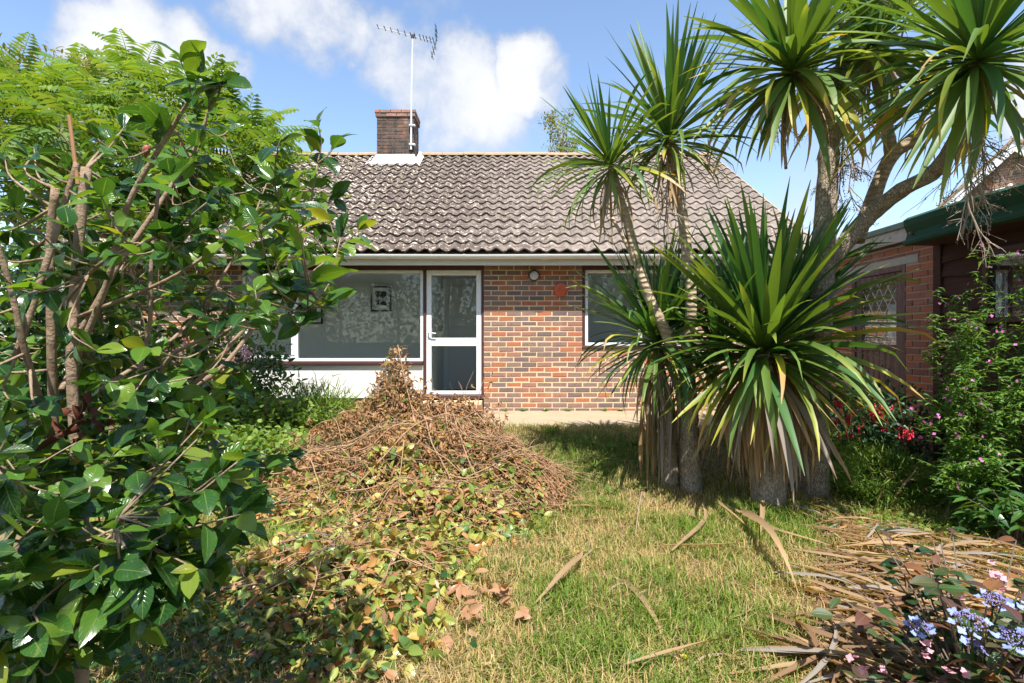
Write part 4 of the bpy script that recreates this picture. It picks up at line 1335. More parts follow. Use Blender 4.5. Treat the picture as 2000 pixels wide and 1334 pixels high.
    stem(t, [at(1742, 305, 4.5), at(1733, 250, 4.5), at(1715, 160, 4.55), E2], [.055, .045, .045, .04], M['bark_ring'], 'branch', seed=12)
    stem(t, [at(1625, 270, 4.5), fork, at(1600, 190, 4.48), E1], [.085, .075, .06, .05], M['bark_cork'], 'branch', seed=13)
    stem(t, [fork, at(1645, 130, 4.7), E3], [.08, .06, .05], M['bark_cork'], 'branch', seed=14)
    stem(t, [at(1535, 330, 4.5), at(1532, 250, 4.5), E1], [.012, .014, .018], M['bark_ring'], 'stalk', seed=15)
    cordy_head(t, E1, (-.1, -.25, 1), 145, 1.08, 1.02, 31, 'w', 132, .8, .12, .6, dead_hang=10, hangL=.5)
    cordy_head(t, E2, (.05, -.2, 1), 95, 1.08, 1.02, 32, 'w', 132, .75, .2, .5, dead_hang=14, hangL=.5)
    cordy_head(t, E3, (.1, -.1, 1), 50, 1.05, 1.0, 33, 'w', 120, .7, .4, .2)
    cordy_head(t, F_, (.0, -.35, 1), 145, .95, .93, 34, 'w', 138, .85, .3, .3, dead_hang=8, hangL=.5)
    cordy_head(t, at(1862, 200, 4.3), (.3, .2, 1), 34, .8, .75, 35, 'm', 125, .8, .8, .2)
    panicle(t, E1 + Vector((-.12, 0, -.1)), .45, 7, M['panicle'], n=9, berries=200)
    panicle(t, at(1650, 210, 4.3), .70, 8, M['panicle'], n=12, berries=420)
    panicle(t, at(1672, 230, 4.3), .6, 18, M['panicle'], n=9, berries=200)
    panicle(t, F_ + Vector((.02, .1, -.12)), .75, 9, M['panicle'], n=12, berries=350)
    panicle(t, F_ + Vector((-.03, -.02, -.2)), .86, 10, M['panicle'], n=9, berries=60)
    panicle(t, F_ + Vector((.12, .15, -.1)), .66, 12, M['panicle'], n=12, berries=300)
    panicle(t, at(1760, 75, 4.2), .5, 11, M['panicle_green'], down=False, n=12, berries=500, spread=.9)
    panicle(t, at(1720, 60, 4.2), .42, 15, M['panicle_green'], down=False, n=10, berries=380, spread=.9)
build_cordylines()

# ================================================================== CAMELLIA
def in_poly(px, py, poly):
    c = False; j = len(poly) - 1
    for i in range(len(poly)):
        xi, yi = poly[i]; xj, yj = poly[j]
        if (yi > py) != (yj > py) and px < (xj - xi) * (py - yi) / (yj - yi) + xi: c = not c
        j = i
    return c

def build_camellia():
    d = 1.45
    base = Vector((at(140, 900, d).x, d, float(ground(-1.2, d))))
    t = thing('camellia', base, 'large glossy camellia bush with cut stems and ovate leaves', 'camellia')
    rg = random.Random(77)
    rt = Vector((base.x, base.y, base.z - .05))
    stems = [
        ([rt, at(165, 1150, d), at(150, 900, d + .02), at(140, 700, d), at(150, 520, d), at(168, 330, d)], [.03, .026, .024, .022, .021, .02]),
        ([rt + Vector((.04, .05, 0)), at(120, 1100, d + .1), at(105, 820, d + .05), at(100, 640, d), at(98, 480, d), at(108, 370, d - .02)], [.022, .02, .019, .018, .017, .016]),
        ([at(110, 880, d + .05), at(50, 690, d - .1), at(20, 560, d - .15), at(-30, 400, d - .2)], [.016, .013, .011, .009]),
        ([at(30, 700, d - .1), at(95, 500, d - .08), at(125, 400, d - .08), at(150, 320, d - .08)], [.014, .013, .012, .011]),
        ([at(150, 700, d), at(210, 550, d - .05), at(250, 400, d - .1), at(330, 260, d - .12), at(372, 192, d - .15)], [.014, .012, .011, .009, .006]),
        ([at(150, 660, d), at(230, 520, d), at(310, 400, d + .05), at(380, 290, d + .1), at(408, 215, d + .1)], [.012, .011, .010, .008, .005]),
        ([at(160, 950, d), at(240, 840, d), at(310, 790, d + .05), at(430, 720, d + .1), at(520, 600, d + .2), at(590, 470, d + .25), at(620, 320, d + .25)], [.016, .015, .013, .011, .009, .007, .004]),
        ([at(310, 790, d + .05), at(390, 740, d), at(500, 620, d + .05), at(600, 540, d + .1), at(660, 490, d + .15), at(700, 450, d + .15)], [.011, .01, .008, .006, .005, .003]),
        ([at(300, 800, d + .05), at(330, 700, d - .05), at(460, 640, d - .1), at(560, 615, d - .12), at(640, 595, d - .15)], [.009, .008, .007, .005, .003]),
        ([at(240, 840, d), at(290, 650, d), at(295, 520, d), at(310, 365, d)], [.011, .009, .008, .007]),
        ([at(165, 1100, d), at(250, 960, d - .1), at(350, 900, d - .12), at(480, 900, d + .1), at(560, 890, d + .2)], [.014, .012, .01, .006, .004]),
        ([at(170, 1150, d), at(230, 1050, d - .3), at(330, 1020, d - .3), at(430, 1080, d - .25)], [.013, .010, .008, .005]),
        ([at(100, 1280, d - .35), at(170, 1150, d - .4), at(215, 1060, d - .45), at(232, 1010, d - .48)], [.010, .009, .008, .007]),
        ([at(150, 1100, d), at(60, 980, d - .3), at(-20, 900, d - .4)], [.012, .009, .007]),
        ([at(150, 1200, d), at(40, 1150, d - .4), at(20, 1130, d - .45), at(35, 1060, d - .45)], [.010, .008, .007, .006]),
        ([at(120, 760, d), at(180, 640, d + .3), at(260, 480, d + .6), at(330, 380, d + .7)], [.012, .01, .008, .005]),
        ([at(200, 760, d), at(360, 640, d + .4), at(470, 480, d + .6), at(520, 360, d + .7)], [.010, .009, .007, .004]),
        ([at(150, 620, d), at(330, 545, d - .1), at(440, 470, d - .1), at(540, 400, d)], [.009, .008, .006, .004]),
        ([at(105, 620, d), at(190, 520, d - .2), at(290, 470, d - .2), at(330, 455, d - .2)], [.008, .007, .006, .004]),
    ]
    SP = []
    for k, (pts, rad) in enumerate(stems):
        S = spline(pts, 6); r = .6 * np.interp(np.linspace(0, 1, len(S)), np.linspace(0, 1, len(rad)), rad)
        b = MB(); b.tube(S, r, 8); o = b.build('stem', M['bark_cam'], t, smooth=True)
        for p, q in zip(S, r): SP.append((Vector(p), q))
        if k in (0, 1, 3):
            e = Vector(S[-1]); dd = (Vector(S[-1]) - Vector(S[-3])).normalized()
            b = MB(); b.tube([e - dd * .002, e + dd * .003], r[-1] * .97, 8); b.build('cut_end', M['cut_wood'], o)
    b = MB(); b.tube([at(152, 360, d - .08), at(135, 225, d - .08)], [.0048, .0042], 8); b.build('cane', plain('cane', (.38, .19, .08), .5, .4, .3, 30), t)
    SPn = np.array([list(p) for p, _ in SP])
    poly = [(-60, 300), (40, 290), (120, 250), (220, 250), (300, 250), (360, 190), (400, 205), (470, 230), (540, 270), (600, 330), (650, 330), (655, 420), (690, 460), (650, 520), (610, 540), (600, 600), (520, 640), (470, 680),
            (480, 760), (440, 800), (420, 850), (530, 890), (545, 960), (470, 1020), (440, 1100), (430, 1160), (340, 1200), (260, 1250), (140, 1290), (110, 1345), (-60, 1345)]
    pos, dirs, ups, siz = [], [], [], []
    def put_leaf(p, dr_, s):
        up = Vector((rg.gauss(0, .45), rg.gauss(-.25, .45), 1.0)).normalized()
        pos.append(list(p)); dirs.append(list(dr_)); ups.append(list(up)); siz.append(s)
    def dress(pts, n, s0, term=3):
        """leaves alternate along a twig, with a tuft at its end"""
        L = len(pts)
        for i in range(n):
            f = .3 + .65 * i / max(1, n - 1); k = min(L - 2, int(f * (L - 1)))
            p = Vector(pts[k]).lerp(Vector(pts[k + 1]), f * (L - 1) - k)
            ax = (Vector(pts[k + 1]) - Vector(pts[k])).normalized()
            side = ax.cross(Vector((0, 0, 1))); side = side.normalized() if side.length > .1 else Vector((1, 0, 0))
            a = (i % 2) * math.pi + rg.uniform(-.9, .9)
            out = (side * math.cos(a) + ax.cross(side) * math.sin(a))
            dv = (out * .85 + ax * .55 + Vector((0, 0, -.15 + rg.uniform(-.35, .15)))).normalized()
            put_leaf(p, dv, s0 * rg.uniform(.72, 1.15))
        for i in range(term):
            ax = (Vector(pts[-1]) - Vector(pts[-2])).normalized()
            dv = (ax * .7 + Vector((rg.gauss(0, .5), rg.gauss(0, .5), rg.gauss(0, .4)))).normalized()
            put_leaf(Vector(pts[-1]), dv, s0 * rg.uniform(.6, 1.05))
    for a_, c_ in (((372, 192), (352, 118)), ((408, 215), (432, 160)), ((408, 215), (395, 150)), ((620, 320), (622, 245)), ((620, 320), (655, 280)), ((330, 260), (300, 225))):
        S = spline([at(*a_, d + (.25 if a_[0] > 600 else -.1)), at((a_[0] + c_[0]) / 2 + 6, (a_[1] + c_[1]) / 2, d + (.25 if a_[0] > 600 else -.1)), at(*c_, d + (.25 if a_[0] > 600 else -.12))], 4)
        tb = MB(); tb.tube(S, np.linspace(.003, .0015, len(S)), 5); tb.build('twig', M['bark_cam'], t, smooth=True)
        dress(S, 4, .078, 2)
    # leaves on the named shoots
    for k in (4, 5, 6, 7, 8, 10, 11, 16, 17, 18):
        S = spline(stems[k][0], 6); dress(S[len(S) // 2:], 7, .075, 3)
    b = MB(); made = 0; tries = 0
    while made < 580 and tries < 24000:
        tries += 1
        px, py = rg.uniform(-60, 700), rg.uniform(180, 1345)
        if not in_poly(px, py, poly): continue
        dens = (1.0 if px < 420 else .55) * (1.0 if py > 340 else .4)
        if py > 800: dens = .6
        if rg.random() > dens: continue
        dn, df = (1.12, 2.35) if py < 800 else (1.0, 1.75)
        if py > 1000: dn, df = .9, 1.45
        dd = dn + (df - dn) * rg.random()
        if py < 850 and px < 450 and dd < 1.5 and rg.random() < .66: continue
        p = at(px, py, dd)
        if p.z < float(ground(p.x, p.y)) + .1: continue
        dist = np.linalg.norm(SPn - np.array(list(p)), axis=1); k = int(np.argmin(dist + np.random.RandomState(tries).rand(len(dist)) * .06))
        q, qr = SP[k]
        if (p - q).length > .42 or (p - q).length < .05: continue
        mid = q.lerp(p, .5) + Vector((rg.gauss(0, .02), rg.gauss(0, .02), -.02 + rg.gauss(0, .02)))
        S = spline([q, mid, p], 4)
        tb = b if made >= 290 else MB()
        tb.tube(S, np.linspace(max(.0025, min(.0045, qr * .5)), .0016, len(S)), 5)
        if tb is not b: tb.build('twig', M['bark_cam'], t, smooth=True)
        dress(S, rg.choice((4, 5)), rg.choice((.050, .058, .066, .078)) if dd < 1.8 else .054, rg.choice((2, 3)))
        made += 1
    tag(b.build('twig_mass', M['bark_cam'], t, smooth=True), kind='stuff')
    # brown withered leaf clump and a bud
    leaf_set(t, 'leaf', T_CAM, pos, dirs, ups, siz, M['camellia'], 300, 'leaf_mass')
    p = at(284, 305, d - .1)
    b = MB(); b.tube([p, p + Vector((.004, -.003, .012)), p + Vector((.006, -.004, .022)), p + Vector((.006, -.004, .028))], [.003, .009, .008, .002], 8)
    b.build('bud', plain('bud', (.36, .10, .07), .5, .4, .3, 60), t, smooth=True)
    rs = np.random.RandomState(4); k = 16
    c = np.array(list(at(160, 830, d - .05)))
    batch('withered_leaves', T_CURL, frames(rnd_dirs(k, rs), rnd_dirs(k, rs)) * .05, c + rs.normal(size=(k, 3)) * .035, plain('withered', (.16, .05, .03), .8, .2, .4, 40), t, smooth=True)
build_camellia()

# ================================================================== TREES AND SHRUBS ON THE LEFT
def frond_tmpl(droop, seed, n=15):
    rg = random.Random(seed)
    V, F = [], []
    pts = []; p = np.array([0., 0, 0]); e0 = .35
    for i in range(n + 1):
        t = i / n; a = e0 - droop * t ** 1.3
        pts.append((p.copy(), a)); p = p + np.array([math.cos(a), 0, math.sin(a)]) / n
    def addq(q): 
        k = len(V); V.extend(q); F.append((k, k + 1, k + 2, k + 3))
    for i in range(n):
        addq([pts[i][0] + (0, -.006, 0), pts[i + 1][0] + (0, -.004, 0), pts[i + 1][0] + (0, .004, 0), pts[i][0] + (0, .006, 0)])
    for i in range(2, n + 1):
        t = i / n
        L = .27 * (math.sin(math.pi * (t * .82 + .12)) ** .7)
        c, a = pts[i]; ax = np.array([math.cos(a), 0, math.sin(a)]); nv = np.array([-math.sin(a), 0, math.cos(a)])
        for s in (-1, 1):
            dv = np.array([0, s, 0]) * .9 + ax * .42 + nv * (-.25 + rg.uniform(-.12, .12)); dv /= np.linalg.norm(dv)
            wv = ax * .028
            tip = c + dv * L - nv * .03
            addq([c - wv * .4, c + dv * L * .5 - wv, tip, c + dv * L * .5 + wv + nv * .004])
    return np.array(V), np.array(F), np.zeros((len(V), 2))

def build_sumac():
    d = 5.4
    base = Vector((at(230, 900, d).x, d, float(ground(-3.8, d))))
    t = thing('sumac_tree', base, 'spreading tree with feathery pinnate yellow green leaves', 'tree')
    rg = random.Random(5)
    T = [frond_tmpl(dr_, k) for k, dr_ in enumerate((.5, .9, 1.3, 1.7))]
    me = []
    for q in T:
        m_ = tmesh('frond', q); m_.materials.append(M['sumac']); me.append(m_)
    stem(t, [base + Vector((0, 0, -.1)), at(240, 700, d), at(250, 520, d), at(250, 420, d)], [.09, .075, .065, .06], M['bark_cam'])
    tops = []
    k0 = at(250, 450, d)
    for (px, py, dd) in ((30, 160, 5.2), (90, 200, 4.9), (120, 260, 4.6), (170, 190, 5.5), (230, 230, 4.8), (200, 320, 4.5), (270, 140, 5.6), (310, 190, 5.2), (300, 300, 4.7), (370, 230, 5.4), (400, 300, 5.0), (450, 240, 5.6), (480, 300, 5.3), (510, 330, 5.6), (420, 370, 5.2), (330, 380, 4.8), (60, 330, 4.8), (20, 250, 4.7), (110, 400, 4.7), (500, 260, 5.8), (240, 410, 4.9), (540, 380, 5.7), (460, 420, 5.4), (-40, 200, 5.0), (0, 420, 4.9)):
        p = at(px, py + 5, dd); tops.append(p)
        S = spline([k0 + Vector((0, 0, -rg.uniform(0, .3))), k0.lerp(p, .5) + Vector((0, 0, -.12)), p], 5)
        b = MB(); b.tube(S, np.linspace(.032, .012, len(S)), 6); b.build('branch', M['bark_cam'], t, smooth=True)
    n = 0
    for p in tops:
        for i in range(12):
            az = i * 2.39996 + rg.uniform(-.4, .4)
            L = rg.uniform(.52, .78)
            rot = Matrix.Rotation(az, 3, 'Z') @ Matrix.Rotation(rg.uniform(-.9, .25), 3, 'Y') @ Matrix.Rotation(rg.uniform(-.4, .4), 3, 'X')
            inst('frond', me[rg.randrange(4)], t, p + Vector((rg.gauss(0, .03), rg.gauss(0, .03), rg.gauss(0, .04))), rot, L)
            n += 1
build_sumac()

def leafy(name, base, label, cat, center, radii, n, T, size, mat, seed, group=None, nclump=40, spread=.22, trunk=None, upb=.5, fill=.55, part='foliage', clipz=True):
    base = Vector(base)
    t = thing(name, base, label, cat, group)
    rs = np.random.RandomState(seed)
    P, O = clumpy(center, radii, n, rs, nclump, spread, fill)
    if clipz:
        g = ground(P[:, 0], P[:, 1]) + .01
        P[:, 2] = np.maximum(P[:, 2], g)
    D = O * .6 + rs.normal(size=(n, 3)) * .6; U = O * .5 + np.array([0, -.1, upb + .3]) + rs.normal(size=(n, 3)) * .35
    batch(part, T, frames(D, U) * (size * (.6 + .7 * rs.rand(n)))[:, None, None], P, mat, t, smooth=True)
    c = Vector(center)
    rg = random.Random(seed)
    b = MB()
    nst = trunk[1] if trunk else 5
    r0 = trunk[0] if trunk else .012
    for i in range(nst):
        e = c + Vector((rg.uniform(-.6, .6) * radii[0], rg.uniform(-.6, .6) * radii[1], rg.uniform(.0, .6) * radii[2]))
        s = base + Vector((rg.uniform(-.1, .1), rg.uniform(-.1, .1), -.05)) if nst > 1 else base + Vector((0, 0, -.1))
        S = spline([s, s.lerp(e, .5) + Vector((rg.gauss(0, .05), rg.gauss(0, .05), 0)), e], 5)
        b.tube(S, np.linspace(r0, r0 * .35, len(S)), 6)
    b.build('trunk' if trunk else 'stems', M['bark_cam'], t, smooth=True)
    return t

# bushy tree behind the sumac and the treetop behind the ridge
leafy('bushy_tree', (-8.6, 10.5, 0), 'dense yellow green tree rising behind the feathery leaves', 'tree', at(130, 230, 9.5), (2.2, 1.3, 1.0), 11000, T_SIMPLE, .095, M['yew'], 41, nclump=110, trunk=(.05, 5), spread=.10)
leafy('small_tree', (1.5, 17.0, 0), 'small sparse treetop showing above the roof ridge', 'tree', at(1092, 268, 16.0), (.55, .5, .70), 1500, T_SIMPLE, .085, M['yew'], 42, nclump=30, trunk=(.03, 6), spread=.18)
# shrubs along the house front
leafy('dark_shrub', (-3.55, 7.0, 0), 'glossy dark green shrub under the opening casement', 'shrub', (-3.5, 6.95, .52), (.62, .45, .62), 3000, T_SIMPLE, .085, M['shrub_dark'], 43, nclump=46, spread=.2)
leafy('lime_shrub', (-3.0, 6.4, 0), 'low lime green leafy shrub before the white panel', 'shrub', (-3.0, 6.4, .14), (.55, .4, .30), 1700, T_ROUND, .065, M['shrub_lime'], 44, nclump=40)
leafy('fine_shrub', (-2.55, 6.9, 0), 'wispy pale green feathery shrub before the white panel', 'shrub', (-2.5, 6.85, .12), (.5, .35, .33), 2600, T_NEEDLE, .14, M['heath'], 45, nclump=50)
leafy('tall_shrub', (-5.3, 6.0, 0), 'tall dark leafy shrub behind the camellia stems', 'shrub', (-5.4, 6.0, .9), (1.5, .9, 1.25), 6000, T_SIMPLE, .11, M['shrub_dark'], 46, nclump=90)
t = leafy('pink_shrub', (-4.55, 6.9, 0), 'leafy shrub with pale pink flower heads by the window corner', 'shrub', (-4.5, 6.8, .55), (.6, .5, .5), 1500, T_SIMPLE, .09, M['shrub_lime'], 47, nclump=34)
rs = np.random.RandomState(9)
for (px, py) in ((352, 668), (480, 690), (440, 640), (395, 650)):
    c = np.array(list(at(px, py, 6.35))); k = 60
    batch('flower', T_PETAL, frames(rnd_dirs(k, rs), rnd_dirs(k, rs)) * .035, c + rs.normal(size=(k, 3)) * np.array([.05, .03, .04]), M['palepink'], t, smooth=True)
leafy('low_shrub', (-2.9, 4.6, -.3), 'low green undergrowth between camellia and brush heap', 'shrub', (-2.9, 5.2, -.1), (.9, .6, .32), 2600, T_ROUND, .06, M['shrub_lime'], 48, nclump=60)

leafy('corner_shrub', (-6.9, 6.6, 0), 'big mid green shrub screening the end of the bungalow', 'shrub', (-6.7, 6.6, .9), (1.7, 1.0, 1.7), 9500, T_SIMPLE, .13, M['shrub_dark'], 49, nclump=80)

leafy('added_shade_tree', (-2.3, -3.2, -.35), 'leafy tree added behind the camera to shade the camellia', 'tree', (-1.5, -2.0, 4.0), (1.5, 1.2, .75), 4200, T_SIMPLE, .16, M['hedge'], 50, nclump=60, trunk=(.07, 6), spread=.2)  # unseen tree added so its crown shades the low camellia; also mirrored in the glass

# hedge across the garden behind the photographer: seen only in the window glass
def hedge():
    t = thing('garden_hedge', (0, -6.5, -.35), 'tall green hedge across the garden, mirrored in the window glass', 'hedge')
    rs = np.random.RandomState(6); n = 15000
    P = np.stack([rs.uniform(-11, 11, n), -6.5 + rs.normal(size=n) * .35, rs.uniform(-.3, 4.6, n)], 1)
    P[:, 2] += (vnoise(P[:, 0], P[:, 0] * 0, 1.1, 2) - .5) * 1.2 * (P[:, 2] / 4.6)
    batch('foliage', T_SIMPLE, frames(rnd_dirs(n, rs), rnd_dirs(n, rs)) * (.14 + .12 * rs.rand(n))[:, None, None], P, M['hedge'], t, smooth=True)
    b = MB(); b.box(-11, 11, -6.75, -6.3, -.4, 1.0); b.build('core', M['twig_dark'], t)
    for k in range(9):
        x = -9.6 + 2.4 * k; b = MB(); b.tube([(x, -6.5, -.4), (x + .1, -6.5, 1.8), (x - .1, -6.45, 4.2)], [.08, .06, .02], 8); b.build('trunk', M['bark_cam'], t, smooth=True)
hedge()

# ================================================================== BRUSH HEAP
def pile_h(x, y):
    x = np.asarray(x, float); y = np.asarray(y, float)
    def g(cx, cy, a, sx, sy): return a * np.exp(-((x - cx) / sx) ** 2 - ((y - cy) / sy) ** 2)
    h = np.maximum.reduce([g(-1.27, 6.0, .95, .34, .32), g(-1.25, 5.85, .60, .75, .42), g(-.62, 5.75, .50, .45, .36), g(-.78, 5.0, .56, .85, .55), g(-.05, 4.75, .42, .45, .42), g(-1.6, 4.9, .30, .6, .6), g(-.55, 4.25, .32, .6, .42), g(-1.0, 3.3, .15, .7, .8), g(-.75, 2.6, .09, .45, .45)])
    return h * (.66 + .4 * vnoise(x, y, 3.0, 8) + .36 * vnoise(x, y, 7.0, 9)) - .015

def build_pile():
    t = thing('brush_heap', (-.8, 4.8, -.3), 'heap of cut branches with withered brown and yellow green leaves', 'brush heap')
    rs = np.random.RandomState(15); rg = random.Random(15)
    # core: a dark tangle under the leaves
    xs = np.linspace(-2.7, 1.0, 75); ys = np.linspace(2.0, 6.8, 96)
    X, Y = np.meshgrid(xs, ys); Hh = pile_h(X, Y)
    Z = ground(X, Y) + np.where(Hh > .05, Hh * np.where(Y < 4.3, .5, .8) - .03, -.06) + (rs.rand(*X.shape) - .5) * .05 * (Hh > .08)
    V = np.stack([X, Y, Z], -1).reshape(-1, 3); nx = len(xs)
    F = [(j * nx + i, j * nx + i + 1, (j + 1) * nx + i + 1, (j + 1) * nx + i) for j in range(len(ys) - 1) for i in range(nx - 1)]
    o = link('core', make_mesh('core', V - np.array([-.8, 4.8, -.3]), F, None, False), plain('tangle', (.10, .085, .04), .95, .1, .6, 40, .5), t)
    # leaves lie on and in the surface
    def surf(n, x0, x1, y0, y1, hmin, depth=.35):
        x = rs.uniform(x0, x1, n * 6); y = rs.uniform(y0, y1, n * 6); h = pile_h(x, y)
        k = np.where((h > hmin) & (rs.rand(len(h)) < .35 + 1.3 * h))[0][:n]
        x, y, h = x[k], y[k], h[k]
        z = ground(x, y) + np.maximum(h * (1 - depth * rs.rand(len(k)) ** 2), .01) + rs.uniform(-.01, .03, len(k))
        e = .04
        nx_ = -(pile_h(x + e, y) - pile_h(x - e, y)) / (2 * e); ny = -(pile_h(x, y + e) - pile_h(x, y - e)) / (2 * e)
        N_ = np.stack([nx_, ny, np.ones(len(k))], 1); N_ /= np.linalg.norm(N_, axis=1)[:, None]
        return np.stack([x, y, z], 1), N_
    # brown withered upper part
    P, N_ = surf(12500, -2.6, .95, 3.95, 6.75, .05, .25)
    D = rs.normal(size=P.shape) * .8 + np.array([.1, -.3, -.45]); U = N_ + rs.normal(size=P.shape) * .55
    leaf_set(t, 'leaf', [T_CURL, T_LANCE], P, D, U, .028 + .036 * rs.rand(len(P)), M['pile_brown'], 90, 'brown_leaf_mass')
    # bronze leaves strewn over
    P, N_ = surf(260, -2.2, .9, 4.0, 6.3, .06, .1)
    D = rs.normal(size=P.shape); U = N_ + rs.normal(size=P.shape) * .5
    leaf_set(t, 'leaf', [T_SIMPLE, T_CURL], P, D, U, .06 + .03 * rs.rand(len(P)), M['pile_orange'], 50, 'orange_leaf_mass')
    # yellow-green fresh part in front
    P, N_ = surf(4200, -2.3, .25, 2.05, 4.7, .025, .6)
    D = rs.normal(size=P.shape) + np.array([0, -.3, -.2]); U = N_ * .6 + np.array([0, -.2, 0]) + rs.normal(size=P.shape) * .75
    leaf_set(t, 'leaf', T_CAM[:2], P, D, U, .055 + .035 * rs.rand(len(P)), M['pile_green'], 160, 'green_leaf_mass')
    P, N_ = surf(1300, -2.2, .3, 2.5, 4.5, .05, .5)
    leaf_set(t, 'leaf', [T_CURL, T_LANCE], P, rs.normal(size=P.shape), N_ + rs.normal(size=P.shape) * .7, .045 + .045 * rs.rand(len(P)), M['pile_brown'], 0, 'front_brown_leaf_mass')
    # a few bright fresh leaves among the brown
    P, N_ = surf(260, -1.6, .6, 4.2, 6.4, .1, .05)
    leaf_set(t, 'leaf', [T_SIMPLE], P, rs.normal(size=P.shape), N_ + rs.normal(size=P.shape) * .4, np.full(len(P), .07), M['shrub_lime'], 0, 'fresh_leaf_mass')
    # orange spray at the foot of the heap
    c = on_ground(930, 1190)
    k = 42; P = np.array(list(c)) + np.stack([rs.normal(size=k) * .13 + .02, rs.normal(size=k) * .16, .03 + .07 * rs.rand(k)], 1)
    leaf_set(t, 'leaf', [T_SIMPLE, T_CAM[1]], P, rs.normal(size=(k, 3)) * np.array([.7, .7, .4]) + np.array([.2, -.5, -.2]), np.array([0, -.2, 1]) + rs.normal(size=(k, 3)) * .4, .07 + .035 * rs.rand(k), M['pile_orange'], 42, 'x')
    # branches: bare sticks across the heap
    def sticks(n, x0, x1, y0, y1, l0, l1, r, mat, dirf, lift=.03):
        for i in range(n):
            x, y = rg.uniform(x0, x1), rg.uniform(y0, y1)
            if pile_h(x, y) < .06: continue
            a = dirf() ; L = rg.uniform(l0, l1); pts = []
            bend = rg.uniform(-.5, .5)
            for q in range(6):
                f = q / 5 - .5
                aa = a + bend * f
                xx, yy = x + math.cos(aa) * L * f, y + math.sin(aa) * L * f
                zz = float(ground(xx, yy)) + max(float(pile_h(xx, yy)), 0) + lift + rg.uniform(-.025, .03)
                pts.append((xx, yy, zz))
            S = spline(pts, 3); rr = r * rg.uniform(.6, 1.3)
            b = MB(); b.tube(S, np.linspace(rr, rr * .35, len(S)), 5)
            for q in range(rg.randrange(1, 4)):
                s0 = Vector(S[rg.randrange(4, len(S) - 2)]); e = s0 + Vector((rg.gauss(0, .12), rg.gauss(0, .12), rg.uniform(-.02, .10)))
                b.tube([s0, s0.lerp(e, .5) + Vector((0, 0, .02)), e], [rr * .5, rr * .4, rr * .2], 4)
            b.build('branch', M[mat], t, smooth=True)
    sticks(90, -2.4, .6, 4.3, 5.9, .5, 1.3, .006, 'twig', lambda: rg.gauss(-.25, .5), .05)
    sticks(70, -1.9, .2, 2.5, 4.5, .35, .9, .005, 'twig', lambda: rg.gauss(.3, .7))
    sticks(14, -1.9, .1, 2.7, 4.4, .4, .9, .005, 'twig_dark', lambda: rg.gauss(.2, .6))
    sticks(40, -.4, .8, 4.3, 5.1, .35, .8, .004, 'twig', lambda: rg.gauss(-.5, .35))
    b = MB()
    for i in range(1100):
        x, y = rg.gauss(-.75, .75), rg.uniform(2.8, 6.5)
        h = float(pile_h(x, y))
        if h < .08: continue
        p = Vector((x, y, float(ground(x, y)) + h * rg.uniform(.8, 1.02)))
        e = p + Vector((rg.gauss(.08, .15), rg.gauss(-.06, .13), rg.gauss(-.02, .07)))
        b.tube([p, p.lerp(e, .5) + Vector((rg.gauss(0, .015), 0, rg.gauss(0, .02))), e], [.0026, .002, .001], 3, False)
    tag(b.build('fine_twigs', M['twig'], t), kind='stuff')
    # upright dead shoots standing out of the top
    for i in range(110):
        x = rg.gauss(-1.0, .45); y = rg.gauss(5.85, .22); h = float(pile_h(x, y))
        p = Vector((x, y, float(ground(x, y)) + h * .7)); e = p + Vector((rg.gauss(0, .14), rg.gauss(0, .1), rg.uniform(.12, .34)))
        S = spline([p, p.lerp(e, .5) + Vector((rg.gauss(0, .03), 0, 0)), e], 4)
        b = MB(); b.tube(S, np.linspace(.004, .0015, len(S)), 4); sh = b.build('shoot', M['twig'], t)
        k = 12; P = np.array([S[rg.randrange(2, len(S))] for _ in range(k)])
        batch('withered_leaves', T_CURL, frames(rs.normal(size=(k, 3)) * .6 + np.array([0, 0, -.7]), rs.normal(size=(k, 3))) * .05, P, M['pile_brown'], sh, smooth=True)
    e = at(955, 705, 5.7); p = Vector((-.38, 5.8, .2))
    for a, c in ((p, at(972, 690, 5.75)), (p + Vector((-.1, 0, 0)), at(925, 725, 5.75)), (p + Vector((.1, 0, 0)), at(895, 745, 5.75))):
        b = MB(); b.tube(spline([a, a.lerp(c, .5) + Vector((-.05, 0, .03)), c], 5), np.linspace(.005, .002, 11), 5); b.build('shoot', M['twig'], t)
        k = 9; q = rs.rand(k, 1) * .6 + .2
        P = np.array(list(a)) * (1 - q) + np.array(list(c)) * q
        batch('withered_leaves', T_CURL, frames(rs.normal(size=(k, 3)) * .4 + np.array([0, 0, -.9]), rs.normal(size=(k, 3))) * .055, P, M['pile_brown'], t, smooth=True)
build_pile()

